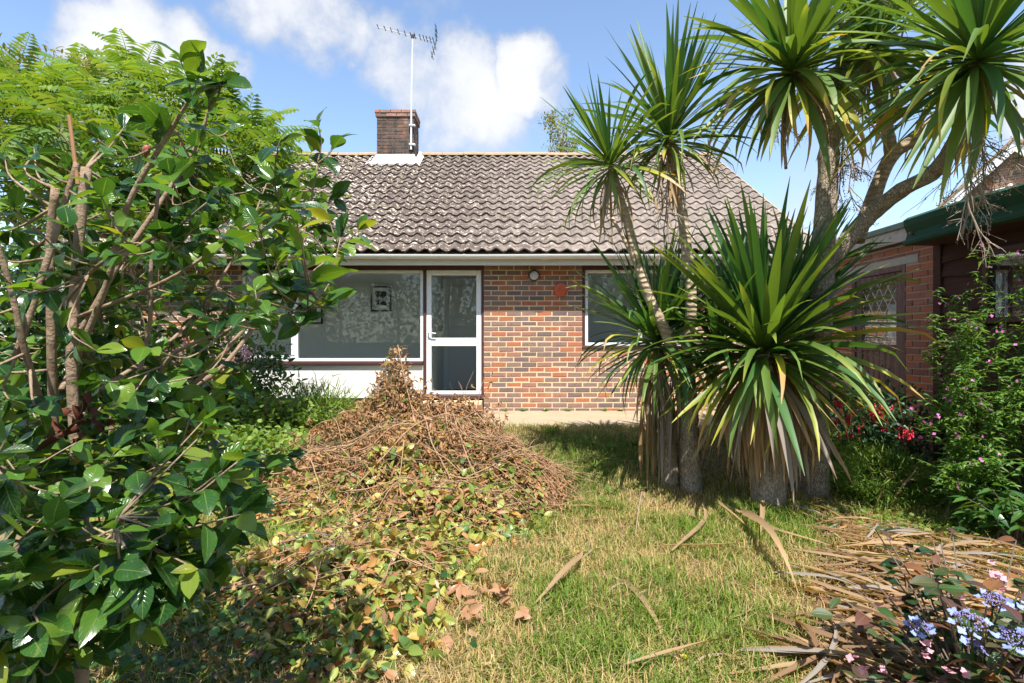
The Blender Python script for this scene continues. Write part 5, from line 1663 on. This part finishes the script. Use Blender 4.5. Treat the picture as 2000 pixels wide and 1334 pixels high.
# ================================================================== PLANTS ON THE RIGHT
def willowherb():
    base = on_ground(1905, 1010)
    t = thing('willowherb', base, 'tall bushy willowherb with small magenta flowers before the shed', 'willowherb')
    rg = random.Random(3); pos, dirs, ups, siz = [], [], [], []
    b = MB(); flowers = []
    def shoot(p, e, n, s, tipf=True):
        mid = p.lerp(e, .5) + Vector((rg.gauss(0, .04), rg.gauss(0, .04), .03))
        S = spline([p, mid, e], 6)
        b.tube(S, np.linspace(.006 if (e - p).length > .6 else .003, .0015, len(S)), 4, False)
        for i in range(n):
            f = .15 + .85 * (i + rg.random()) / n; k = min(len(S) - 2, int(f * (len(S) - 1)))
            q = Vector(S[k]).lerp(Vector(S[k + 1]), f * (len(S) - 1) - k)
            a = rg.uniform(0, 6.28)
            pos.append(list(q)); dirs.append([math.cos(a), math.sin(a), rg.uniform(-.3, .5)]); ups.append([rg.gauss(0, .4), rg.gauss(-.2, .4), 1]); siz.append(s * rg.uniform(.6, 1.15) * (1.15 - .55 * f))
        if tipf: flowers.append(Vector(S[-1]))
        return S
    spots = [(1930, 525, 4.25), (1985, 545, 4.2), (1885, 560, 4.3), (1965, 600, 4.1), (1850, 595, 4.4), (1905, 640, 4.1), (1835, 640, 4.45), (2010, 620, 4.0), (1870, 680, 4.2), (1950, 690, 4.0), (1830, 730, 4.35), (1990, 740, 3.95), (1900, 740, 4.0),
             (1815, 690, 4.5), (1850, 780, 4.15), (1930, 800, 3.9), (1985, 830, 3.85), (1800, 770, 4.45), (1870, 850, 4.0), (1820, 850, 4.2), (1900, 900, 3.9), (1840, 910, 4.05), (1870, 950, 3.95), (1955, 640, 4.3), (2030, 700, 4.1), (1925, 590, 4.35), (2000, 660, 4.3), (2040, 580, 4.2)]
    for px, py, dd in spots:
        e = at(px, py, dd)
        bs = Vector((base.x + rg.gauss(.12, .22) + .12 * (e.x - base.x), base.y + rg.gauss(0, .12), 0)); bs.z = float(ground(bs.x, bs.y)) - .02
        S = shoot(bs, e, 60, .10)
        for q in range(11):
            k = rg.randrange(5, len(S)); s0 = Vector(S[k])
            shoot(s0, s0 + Vector((rg.gauss(0, .14), rg.gauss(-.04, .12), rg.uniform(.05, .22))), 16, .068, rg.random() < .3)
    b.build('stems', M['willow'], t)
    Rm = frames(np.array(dirs), np.array(ups)); s = np.array(siz)
    batch('foliage', T_LANCE, Rm * s[:, None, None], pos, M['willow'], t, smooth=True)
    # flowers: four notched petals each
    V, F, U = [], [], []
    for k in range(4):
        a = k * math.pi / 2; c, sn = math.cos(a), math.sin(a)
        v = T_PETAL[0] @ np.array([[c, sn, 0], [-sn, c, 0], [0, 0, 1]]); V.append(v); F.append(T_PETAL[1] + k * len(v)); U.append(T_PETAL[2])
    FL = (np.vstack(V), np.vstack(F), np.vstack(U))
    me = tmesh('flower', FL); me.materials.append(M['pink'])
    for p in flowers[:110]:
        for q in range(rg.choice((1, 2, 3))):
            dv = Vector((rg.gauss(0, .6), rg.gauss(-.8, .5), rg.gauss(.3, .5))).normalized()
            rot = Vector((0, 0, 1)).rotation_difference(dv).to_matrix()
            inst('flower', me, t, p + Vector((rg.gauss(0, .015), rg.gauss(0, .015), rg.gauss(0, .015))), rot, rg.uniform(.011, .016))
    return FL, me
FLOWER4, _me = willowherb()

def fuchsia():
    c = at(1700, 845, 5.5); c.z = .18
    t = leafy('fuchsia', (c.x, c.y, float(ground(c.x, c.y))), 'dark leaved fuchsia with hanging red flowers beside the garage door', 'fuchsia', c, (.62, .45, .42), 3200, T_SIMPLE, .06, M['fuchsia_leaf'], 51, nclump=50)
    rg = random.Random(9); rs = np.random.RandomState(2)
    V, F = [], []
    b = MB(); b.tube([(0, 0, 0), (0, 0, -.012), (0, 0, -.03), (0, 0, -.034)], [.003, .007, .006, .002], 6)
    for k in range(4):
        a = k * math.pi / 2; ax = np.array([math.cos(a), math.sin(a), 0]); ti = np.array([-math.sin(a), math.cos(a), 0])
        z = np.array([0, 0, 1.])
        b.add([z * -.03, ax * .016 + ti * .006 - z * .042, ax * .028 - z * .05, ax * .016 - ti * .006 - z * .042], [(0, 1, 2, 3)])
    b.tube([(0, 0, -.03), (0, 0, -.05)], [.007, .008], 6)
    me = b.mesh('flower', (0, 0, 0), True); me.materials.append(M['red'])
    spots = []
    for px, py, n in ((1640, 785, 9), (1655, 815, 10), (1670, 800, 8), (1705, 795, 10), (1720, 800, 9), (1690, 825, 4), (1660, 845, 6), (1775, 850, 10), (1720, 790, 6), (1600, 815, 5), (1612, 880, 5), (1625, 780, 6), (1735, 830, 3), (1760, 825, 3), (1690, 775, 5)):
        for i in range(n): spots.append(at(px + rg.gauss(0, 9), py + rg.gauss(0, 7), 5.0 + rg.uniform(-.05, .12)))
    for p in spots:
        inst('flower', me, t, p, Matrix.Rotation(rg.gauss(0, .3), 3, 'X') @ Matrix.Rotation(rg.uniform(0, 6), 3, 'Z'), rg.uniform(.8, 1.2))
fuchsia()
p = on_ground(1740, 985)
leafy('heath_bush', p, 'low feathery bright green heath bush beside the grass tuft', 'shrub', p + Vector((.02, .1, .16)), (.42, .35, .28), 5200, T_NEEDLE, .075, M['heath'], 52, nclump=70, spread=.16)
p = on_ground(1650, 930)
leafy('heath_bush', p, 'wispy low heath bush under the red fuchsia flowers', 'shrub', p + Vector((0, .1, .14)), (.38, .3, .2), 3200, T_NEEDLE, .08, M['heath'], 53, nclump=50, spread=.16)
def tuft(px, py, n, L, label, seed, droop=1.0):
    p = on_ground(px, py)
    t = thing('grass_tuft', p, label, 'grass tuft')
    rs = np.random.RandomState(seed)
    T = strap_tmpl(R(70), 1.6 * droop, .02, 6, .3)
    a = rs.uniform(0, 6.28, n); s = L * (.6 + .5 * rs.rand(n))
    Ms = np.stack([np.stack([np.cos(a), -np.sin(a), 0 * a], 1), np.stack([np.sin(a), np.cos(a), 0 * a], 1), np.stack([0 * a, 0 * a, 1 + 0 * a], 1)], 1) * s[:, None, None]
    P = np.array(list(p)) + np.stack([rs.normal(size=n) * .04, rs.normal(size=n) * .04, 0 * a - .01], 1)
    batch('blades', T, Ms, P, M['heath'], t, smooth=True)
tuft(1690, 985, 420, .36, 'fountain-like tuft of fine green grass at the litter edge', 61)
tuft(1075, 850, 120, .22, 'short grass tuft at the path edge beyond the brush heap', 63)
tuft(1600, 940, 160, .3, 'thin grass tuft behind the squat cordyline', 62)

def broad_plant(name, base, label, cat, n_shoots, L, size, mat, T, seed, spread=.3, nl=7):
    base = Vector(base); t = thing(name, base, label, cat)
    rg = random.Random(seed); pos, dirs, ups, siz = [], [], [], []
    b = MB()
    for i in range(n_shoots):
        a = rg.uniform(0, 6.28); r_ = rg.uniform(.2, 1) * spread
        e = base + Vector((math.cos(a) * r_, math.sin(a) * r_, L * rg.uniform(.2, 1.05)))
        S = spline([base + Vector((rg.gauss(0, .03), rg.gauss(0, .03), -.03)), base.lerp(e, .5) + Vector((0, 0, .05)), e], 5)
        b.tube(S, np.linspace(.006, .002, len(S)), 5)
        for k in range(nl):
            q = Vector(S[rg.randrange(5, len(S))]); az = rg.uniform(0, 6.28)
            pos.append(list(q)); dirs.append([math.cos(az), math.sin(az), rg.uniform(-.35, .35)]); ups.append([rg.gauss(0, .3), rg.gauss(-.15, .3), 1]); siz.append(size * rg.uniform(.6, 1.1))
    b.build('stems', M['twig_dark'], t)
    leaf_set(t, 'leaf', T, pos, dirs, ups, siz, mat, 300, 'leaf_mass')
    return t
broad_plant('broad_leaved_plant', on_ground(1985, 1060), 'bright green broad leaved plant below the willowherb', 'plant', 26, .5, .15, M['peony'], [T_LANCE, leaf_tmpl(.34, 4, 2, .25, .4, .5)], 71, .42)

def hydrangea():
    base = Vector((1.66, 1.98, float(ground(1.66, 1.98))))
    t = broad_plant('hydrangea', base, 'lacecap hydrangea with blue flower heads and bronzed leaves', 'hydrangea', 95, .60, .082, M['hyd_leaf'], [T_CAM[0], T_CAM[1], T_SIMPLE], 72, .44, 7)
    rg = random.Random(8); rs = np.random.RandomState(8)
    me_f = tmesh('flower', FLOWER4); me_f.materials.append(M['blue'])
    me_p = tmesh('flower', FLOWER4); me_p.materials.append(M['palepink'])
    oc = (np.array([(1, 0, 0), (-1, 0, 0), (0, 1, 0), (0, -1, 0), (0, 0, 1), (0, 0, -1)]) * .5, np.array([(0, 2, 4), (2, 1, 4), (1, 3, 4), (3, 0, 4), (2, 0, 5), (1, 2, 5), (3, 1, 5), (0, 3, 5)]), np.zeros((6, 2)))
    for px, py, dd, r_ in [(a_, b_, c_, d_ * .85) for a_, b_, c_, d_ in ((1942, 1172, 1.75, .040), (1897, 1216, 1.62, .05), (1985, 1248, 1.6, .042), (1795, 1224, 1.85, .036), (1905, 1262, 1.75, .03), (2030, 1200, 1.7, .045))]:
        c = at(px, py, dd); tilt = Vector((rg.gauss(-.15, .2), -.35, 1)).normalized()
        rot = Vector((0, 0, 1)).rotation_difference(tilt).to_matrix()
        k = 90; a = rs.uniform(0, 6.28, k); q = np.sqrt(rs.rand(k)) * r_
        loc = np.stack([np.cos(a) * q, np.sin(a) * q, .012 * (1 - (q / r_) ** 2) + rs.rand(k) * .004], 1) @ np.array(rot).T + np.array(list(c))
        batch('floret_mass', oc, np.tile(np.eye(3) * .0065, (k, 1, 1)), loc, M['lilac'], t, smooth=True)
        b = MB(); b.tube(spline([base + Vector((0, 0, .1)), base.lerp(c, .6) + Vector((0, 0, .02)), c], 5), np.linspace(.005, .003, 11), 5)
        for i in range(9):
            aa = i * .7; e = Vector(c) + rot @ Vector((math.cos(aa) * r_ * .8, math.sin(aa) * r_ * .8, .003)); b.tube([c - tilt * .03, e], [.0015, .001], 3, False)
        b.build('flower_stalk', M['shrub_dark'], t)
        for i in range(7):
            aa = i / 7 * 6.28 + rg.uniform(-.3, .3); e = Vector(c) + rot @ Vector((math.cos(aa) * r_ * 1.15, math.sin(aa) * r_ * 1.15, -.002))
            rr = rot @ Matrix.Rotation(rg.uniform(0, 6), 3, 'Z') @ Matrix.Rotation(rg.gauss(0, .35), 3, 'X') @ Matrix.Rotation(rg.gauss(0, .3), 3, 'Y')
            inst('flower', me_f, t, e, rr, rg.uniform(.012, .016))
    for px, py, dd in ((1838, 1140, 2.0), (1850, 1148, 2.0), (1880, 1165, 1.95), (1690, 1308, 1.95), (1718, 1308, 1.95), (1860, 1305, 1.75), (1810, 1250, 1.8), (1945, 1118, 1.9), (1960, 1150, 1.85), (1940, 1100, 2.0), (1812, 1275, 1.8), (1885, 1315, 1.7), (1960, 1130, 1.9), (1665, 1285, 2.0)):
        for i in range(3):
            c = at(px + rg.gauss(0, 5), py + rg.gauss(0, 5), dd)
            inst('flower', me_p, t, c, Matrix.Rotation(rg.uniform(-1.2, 1.2), 3, 'X') @ Matrix.Rotation(rg.uniform(0, 6), 3, 'Z'), rg.uniform(.010, .016))
hydrangea()

# ================================================================== LITTER OF STRAP LEAVES ON THE GRASS
def litter():
    rg = random.Random(12)
    me = []
    for k in range(10):
        rgk = random.Random(k); n = 9
        w = rgk.uniform(.026, .052); V, U = [], []
        bend = rgk.uniform(-.35, .35); kink = rgk.uniform(.3, .8); kz = rgk.uniform(-.0, .10); tw = rgk.uniform(-2.4, 2.4)
        for i in range(n + 1):
            t_ = i / n
            wd = w / 2 * (.35 + .65 * min(1, t_ / .3)) * (1 - max(0, (t_ - .5) / .5) ** 1.8) + .0015
            y = bend * (t_ - .5) ** 2 + (.12 * max(0, t_ - kink) if k % 2 else 0); z = kz * math.sin(t_ * math.pi) + .01 * math.sin(t_ * 7 + k)
            for s in (-1, 0, 1):
                V.append((t_ - .5, y + s * wd * math.cos(tw * (t_ - .5)), z + abs(s) * wd * .8 + s * wd * math.sin(tw * (t_ - .5)) * .8)); U.append((t_, (s + 1) / 2))
        F = [(i * 3 + j, i * 3 + 3 + j, i * 3 + 4 + j, i * 3 + 1 + j) for i in range(n) for j in range(2)]
        m_ = make_mesh('fallen_leaf', V, F, U, True); m_.materials.append(M['cord_t']); me.append(m_)
    M['cord_b'] = strap_mat('cordyline_dead_brown', (.27, .155, .08), (.34, .20, .10), (.2, .12, .07), .9, .7)
    litter_mats = [('tan', M['cord_t']), ('tan', M['cord_t']), ('brown', M['cord_b']), ('brown', M['cord_b']), ('grey', M['cord_gr'])]
    def lay(p, ang, L, mat, label, group, lift=.0, pitch=None, mi=None):
        x, y = p.x, p.y
        ca, sa = math.cos(ang), math.sin(ang)
        z0 = float(ground(x - ca * L / 2, y - sa * L / 2)); z1 = float(ground(x + ca * L / 2, y + sa * L / 2))
        pt = math.atan2(z1 - z0, L) if pitch is None else pitch
        rot = Matrix.Rotation(ang, 3, 'Z') @ Matrix.Rotation(-pt, 3, 'Y') @ Matrix.Rotation(rg.uniform(-.35, .35), 3, 'X')
        o = inst('fallen_leaf', me[rg.randrange(10) if mi is None else mi], None, (x, y, (z0 + z1) / 2 + .012 + lift), rot, (L, L, L), mat)
        tag(o, label, 'fallen leaf', group)
        return o
    lab = 'dead tan strap leaf in the thick litter beside the hydrangea'
    poly = [(1560, 965), (1640, 975), (1760, 1040), (1860, 1060), (2000, 1090), (2010, 1180), (1850, 1230), (1760, 1345), (1560, 1345), (1545, 1290), (1620, 1220), (1560, 1140), (1640, 1080), (1600, 1020)]
    n = 0
    while n < 245:
        px, py = rg.uniform(1540, 2010), rg.uniform(965, 1345)
        if not in_poly(px, py, poly): continue
        p = on_ground(px, py)
        ang = rg.choice((rg.gauss(-.95, .35), rg.gauss(-.95, .35), rg.gauss(-.3, .4), rg.gauss(1.0, .6)))
        cn, mt = rg.choice(litter_mats)
        zone = 'by the squat cordyline' if px < 1660 and py < 1130 else ('below the willowherb' if py < 1110 else ('under the hydrangea' if px > 1760 else 'where it meets the lawn'))
        lay(p, ang, rg.uniform(.28, .72), mt, 'dead %s strap leaf in the thick litter %s' % (cn, zone), 'dead %s strap leaves littering the ground %s' % (cn, zone), rg.uniform(0, .035))
        n += 1
    rs = np.random.RandomState(77); pp = []; aa = []
    while len(pp) < 1500:
        px, py = rg.uniform(1530, 2010), rg.uniform(965, 1345)
        if in_poly(px, py, poly): pp.append(list(on_ground(px, py) + Vector((0, 0, rg.uniform(.004, .03))))); aa.append(rg.gauss(-.4, .8))
    aa = np.array(aa); Dv = np.stack([np.cos(aa), np.sin(aa), rs.normal(size=len(aa)) * .08], 1)
    o = batch('leaf_shreds', strap_tmpl(0, .1, .05, 3, .5), frames(Dv, np.tile([0, 0, 1.], (len(aa), 1)) + rs.normal(size=(len(aa), 3)) * .3) * (.08 + .2 * rs.rand(len(aa)))[:, None, None], pp, M['pile_brown'])
    tag(o, 'brown shredded leaf scraps under the strap leaf litter', 'leaf litter', kind='stuff')
    lab2 = 'single dead strap leaf lying on open lawn'
    for (x0, y0, x1, y1) in ((1055, 1200, 1155, 1095), (1090, 1105, 1180, 1080), (1270, 1085, 1475, 1078), (1335, 1095, 1400, 1000), (1380, 985, 1460, 1060), (1200, 1120, 1330, 1285), (1450, 1010, 1530, 1180), (1285, 1210, 1295, 1160), (1230, 1330, 1440, 1275), (1540, 1230, 1610, 1334), (1400, 1000, 1600, 1090), (1100, 1000, 1235, 1010), (1330, 1010, 1390, 1040), (1480, 1060, 1510, 990), (1180, 905, 1240, 912), (1570, 1010, 1650, 1070), (1430, 1230, 1480, 1200)):
        a, b_ = on_ground(x0, y0), on_ground(x1, y1)
        m_ = (a + b_) / 2; dv = b_ - a
        lay(m_, math.atan2(dv.y, dv.x), max(.2, math.hypot(dv.x, dv.y)), M['cord_t'], lab2, 'single dead strap leaves on the open lawn', .03)
    a, b_ = on_ground(1690, 1128), on_ground(1880, 1142); dv = b_ - a
    lay((a + b_) / 2, math.atan2(dv.y, dv.x), dv.length * 1.2, M['cord_y'], 'yellow green strap leaf lying on top of the tan litter', None, .11)
    for (x0, y0, x1, y1) in ((1710, 1010, 1735, 930), (1735, 1000, 1800, 915)):
        a = on_ground(x0, y0); e = at(x1, y1, a.y); m_ = (a + e) / 2; dv = e - a
        o = lay(m_, math.atan2(dv.y, dv.x), dv.length, M['cord_t'], 'tan strap leaf standing upright out of the litter by the heath bush', 'strap leaves standing upright in the litter', 0, math.atan2(dv.z, math.hypot(dv.x, dv.y)))
        o.location = m_
litter()

# ================================================================== GRASS AND WEEDS
def grass():
    rs = np.random.RandomState(21)
    def blades(n, x0, x1, y0, y1, hmul, seed):
        x = rs.uniform(x0, x1, n); y = y0 + (y1 - y0) * rs.rand(n) ** 1.25
        ok = (np.abs(x) < y * 1.02 + .2) & (y < 6.72 + .12 * vnoise(x, y, 6, 3)) & (x < 3.9)
        ok &= ~((pile_h(x, y) > .16))
        lit = (x > 1.25 + .25 * vnoise(x, y, 3, 5)) & (y < 4.4) & (x < 4) & (x > .55 * y + .0)
        ok &= ~(lit & (rs.rand(n) > .22))
        return x[ok], y[ok]
    xa, ya = blades(150000, -3.0, 3.6, 1.9, 4.6, 1, 0)
    xb, yb = blades(90000, -3.5, 4.0, 4.2, 6.9, 1, 1)
    x = np.concatenate([xa, xb]); y = np.concatenate([ya, yb]); n = len(x)
    dry = vnoise(x, y, 1.5, 12) * .6 + vnoise(x, y, 4.5, 13) * .4
    green_bias = np.exp(-((x - .75) / .8) ** 2 - ((y - 6.1) / .8) ** 2) * .35 + np.exp(-((x - .25) / .3) ** 2 - ((y - 2.9) / .45) ** 2) * .35 + np.exp(-((x - 2.0) / .5) ** 2 - ((y - 4.4) / .4) ** 2) * .3
    dry = dry - green_bias
    keep = rs.rand(n) < np.clip(1.25 - .9 * dry, .25, 1)
    x, y, dry = x[keep], y[keep], dry[keep]; n = len(x)
    h = (.035 + .055 * rs.rand(n)) * np.clip(1.3 - .8 * dry, .5, 1.4) * (1 + .6 * (rs.rand(n) < .06))
    w = .0022 + .0016 * rs.rand(n)
    a = rs.uniform(0, 6.283, n); lean = .25 + .9 * rs.rand(n)
    z = ground(x, y)
    dx, dy = np.cos(a), np.sin(a); px_, py_ = -dy, dx
    B = np.stack([x, y, z - .004], 1); side = np.stack([px_ * w, py_ * w, 0 * w], 1)
    mid = B + np.stack([dx * h * lean * .35, dy * h * lean * .35, h * .62], 1)
    tip = B + np.stack([dx * h * lean, dy * h * lean, h * (1.0 - .18 * lean)], 1)
    V = np.stack([B - side, B + side, mid + side * .7, mid - side * .7, tip], 1).reshape(-1, 3)
    isdry = rs.rand(n) < np.clip(.30 + 1.7 * (dry - .32), .08, .92)
    g1 = np.array([.09, .175, .025]); g2 = np.array([.22, .28, .04]); s1 = np.array([.52, .42, .19]); s2 = np.array([.40, .28, .12])
    q = rs.rand(n, 1)
    c = np.where(isdry[:, None], s1 * q + s2 * (1 - q), g1 * q + g2 * (1 - q))
    colr = np.repeat(c, 5, axis=0)
    base = np.arange(n) * 5
    quads = np.stack([base, base + 1, base + 2, base + 3], 1); tris = np.stack([base + 3, base + 2, base + 4], 1)
    # quads split so that one face size is enough
    F = np.vstack([quads[:, [0, 1, 2]], quads[:, [0, 2, 3]], tris])
    o = link('grass', make_mesh('grass', V, F, None, False, colr), M['grass'])
    tag(o, 'short patchy green and straw coloured grass of the lawn', 'grass', kind='stuff')
    # straw thatch lying flat
    m = 16000
    x = rs.uniform(-2.2, 3.6, m); y = rs.uniform(1.9, 6.6, m)
    k = (pile_h(x, y) < .2) & (np.abs(x) < y * 1.02 + .2); x, y = x[k], y[k]; m = len(x)
    D = np.stack([rs.normal(size=m), rs.normal(size=m), rs.normal(size=m) * .15], 1)
    T = (np.array([(-.5, -.012, 0), (-.5, .012, 0), (.5, .012, 0), (.5, -.012, 0)]), np.array([(0, 1, 2, 3)]), np.zeros((4, 2)))
    o = batch('thatch', T, frames(D, np.tile([0, 0, 1.], (m, 1)) + rs.normal(size=(m, 3)) * .2) * (.05 + .1 * rs.rand(m))[:, None, None], np.stack([x, y, ground(x, y) + .008 + .02 * rs.rand(m)], 1), M['twig'])
    tag(o, 'dry straw thatch lying in the lawn', 'straw', kind='stuff')
grass()

def ground_cover(label, name, cx, cy, sx, sy, n, T, size, mat, seed, hmax=.05):
    rs = np.random.RandomState(seed)
    x = cx + rs.normal(size=n) * sx; y = cy + rs.normal(size=n) * sy
    z = ground(x, y) + .01 + hmax * rs.rand(n)
    D = np.stack([rs.normal(size=n), rs.normal(size=n), rs.normal(size=n) * .3], 1); U = np.tile([0, -.15, 1.], (n, 1)) + rs.normal(size=(n, 3)) * .35
    o = batch(name, T, frames(D, U) * (size * (.6 + .7 * rs.rand(n)))[:, None, None], np.stack([x, y, z], 1), mat)
    tag(o, label, 'ground cover', kind='stuff')
p = on_ground(1850, 1030)
ground_cover('bright lime creeping ground cover below the willowherb', 'ground_cover', p.x, p.y, .3, .16, 700, T_ROUND, .035, M['shrub_lime'], 81)
p = on_ground(1670, 1000)
ground_cover('patch of small light green leaves beside the fine grass tuft', 'ground_cover', p.x, p.y, .14, .1, 180, T_ROUND, .04, M['shrub_lime'], 82)
ground_cover('shaded ivy-like leaves on the ground under the camellia', 'ground_cover', -1.75, 2.7, .55, .45, 1500, T_ROUND, .05, M['shrub_dark'], 83, .10)
ground_cover('low reddish green seedlings in the camellia shade', 'ground_cover', -1.25, 2.4, .3, .3, 700, T_SIMPLE, .035, M['hyd_leaf'], 84, .12)
ground_cover('fallen brown leaves scattered around the heap', 'fallen_leaves', -.4, 3.9, 1.0, .8, 420, T_CURL, .05, M['pile_brown'], 85, .02)
ground_cover('lime green weeds spreading before the white panel', 'ground_cover', -2.7, 5.6, .7, .4, 1400, T_ROUND, .055, M['shrub_lime'], 86, .08)

def weed(px, py, n, size, label, seed, mat='weed', T=None):
    p = on_ground(px, py) if not isinstance(px, Vector) else px
    t = thing('weed', p, label[0], 'weed', label[1])
    rg = random.Random(seed); me = tmesh('leaf', T or T_CAM[0]); me.materials.append(M[mat])
    for i in range(n):
        a = i * 2.4 + rg.uniform(-.3, .3)
        rot = Matrix.Rotation(a, 3, 'Z') @ Matrix.Rotation(-rg.uniform(.15, .9), 3, 'Y')
        inst('leaf', me, t, p + Vector((0, 0, .003)), rot, size * rg.uniform(.7, 1.1))
WL = ('broad green weed rosette growing in the open lawn', 'weed rosettes in the lawn')
for i, (px, py, s) in enumerate(((1240, 1310, .09), (1455, 1310, .08), (1195, 965, .10), (1175, 985, .09), (1120, 945, .12), (1080, 950, .11), (1620, 1035, .09), (1545, 1105, .07), (1285, 1300, .07), (1255, 955, .08), (1060, 905, .1), (1240, 870, .12), (1190, 880, .12), (1150, 870, .1), (1210, 850, .1))):
    weed(px, py, 8, s, WL, i)
PL = ('small weed tuft growing at the foot of the brick wall', 'weeds along the wall foot')
for i, (px, py) in enumerate(((1022, 804), (1065, 806), (1108, 806), (1210, 806), (985, 806), (1180, 808))):
    weed(Vector((wx(px), WY - .06, .022)), 0, 12, .07, PL, 40 + i, 'weed', T_SIMPLE)
p = on_ground(1335, 1303)
t = thing('dandelion', p, 'tiny yellow dandelion flower in the lawn', 'flower')
b = MB(); b.tube([p + Vector((0, 0, -.01)), p + Vector((.003, 0, .045))], .0016, 5); b.build('stalk', M['weed'], t)
rs = np.random.RandomState(1); k = 40
batch('petals', T_LANCE, frames(np.stack([rs.normal(size=k), rs.normal(size=k), .35 + .4 * rs.rand(k)], 1), np.tile([0, 0, 1.], (k, 1))) * .014, np.tile(np.array(list(p + Vector((.003, 0, .045)))), (k, 1)), M['yellow'], t, smooth=True)
# stray sticks on the lawn
rg = random.Random(6)
for (x0, y0, x1, y1) in ((1130, 1105, 1180, 1075), (1175, 915, 1240, 905), (1340, 1320, 1420, 1290), (1040, 1210, 1090, 1170), (1255, 960, 1240, 1060), (1180, 1170, 1230, 1150)):
    a, c = on_ground(x0, y0) + Vector((0, 0, .02)), on_ground(x1, y1) + Vector((0, 0, .03))
    b = MB(); b.tube(spline([a, a.lerp(c, .5) + Vector((0, .02, .015)), c], 4), np.linspace(.006, .003, 9), 6)
    tag(b.build('stick', M['panicle'], None, a), 'pale dry stick lying on the grass', 'stick', 'dry sticks on the grass')
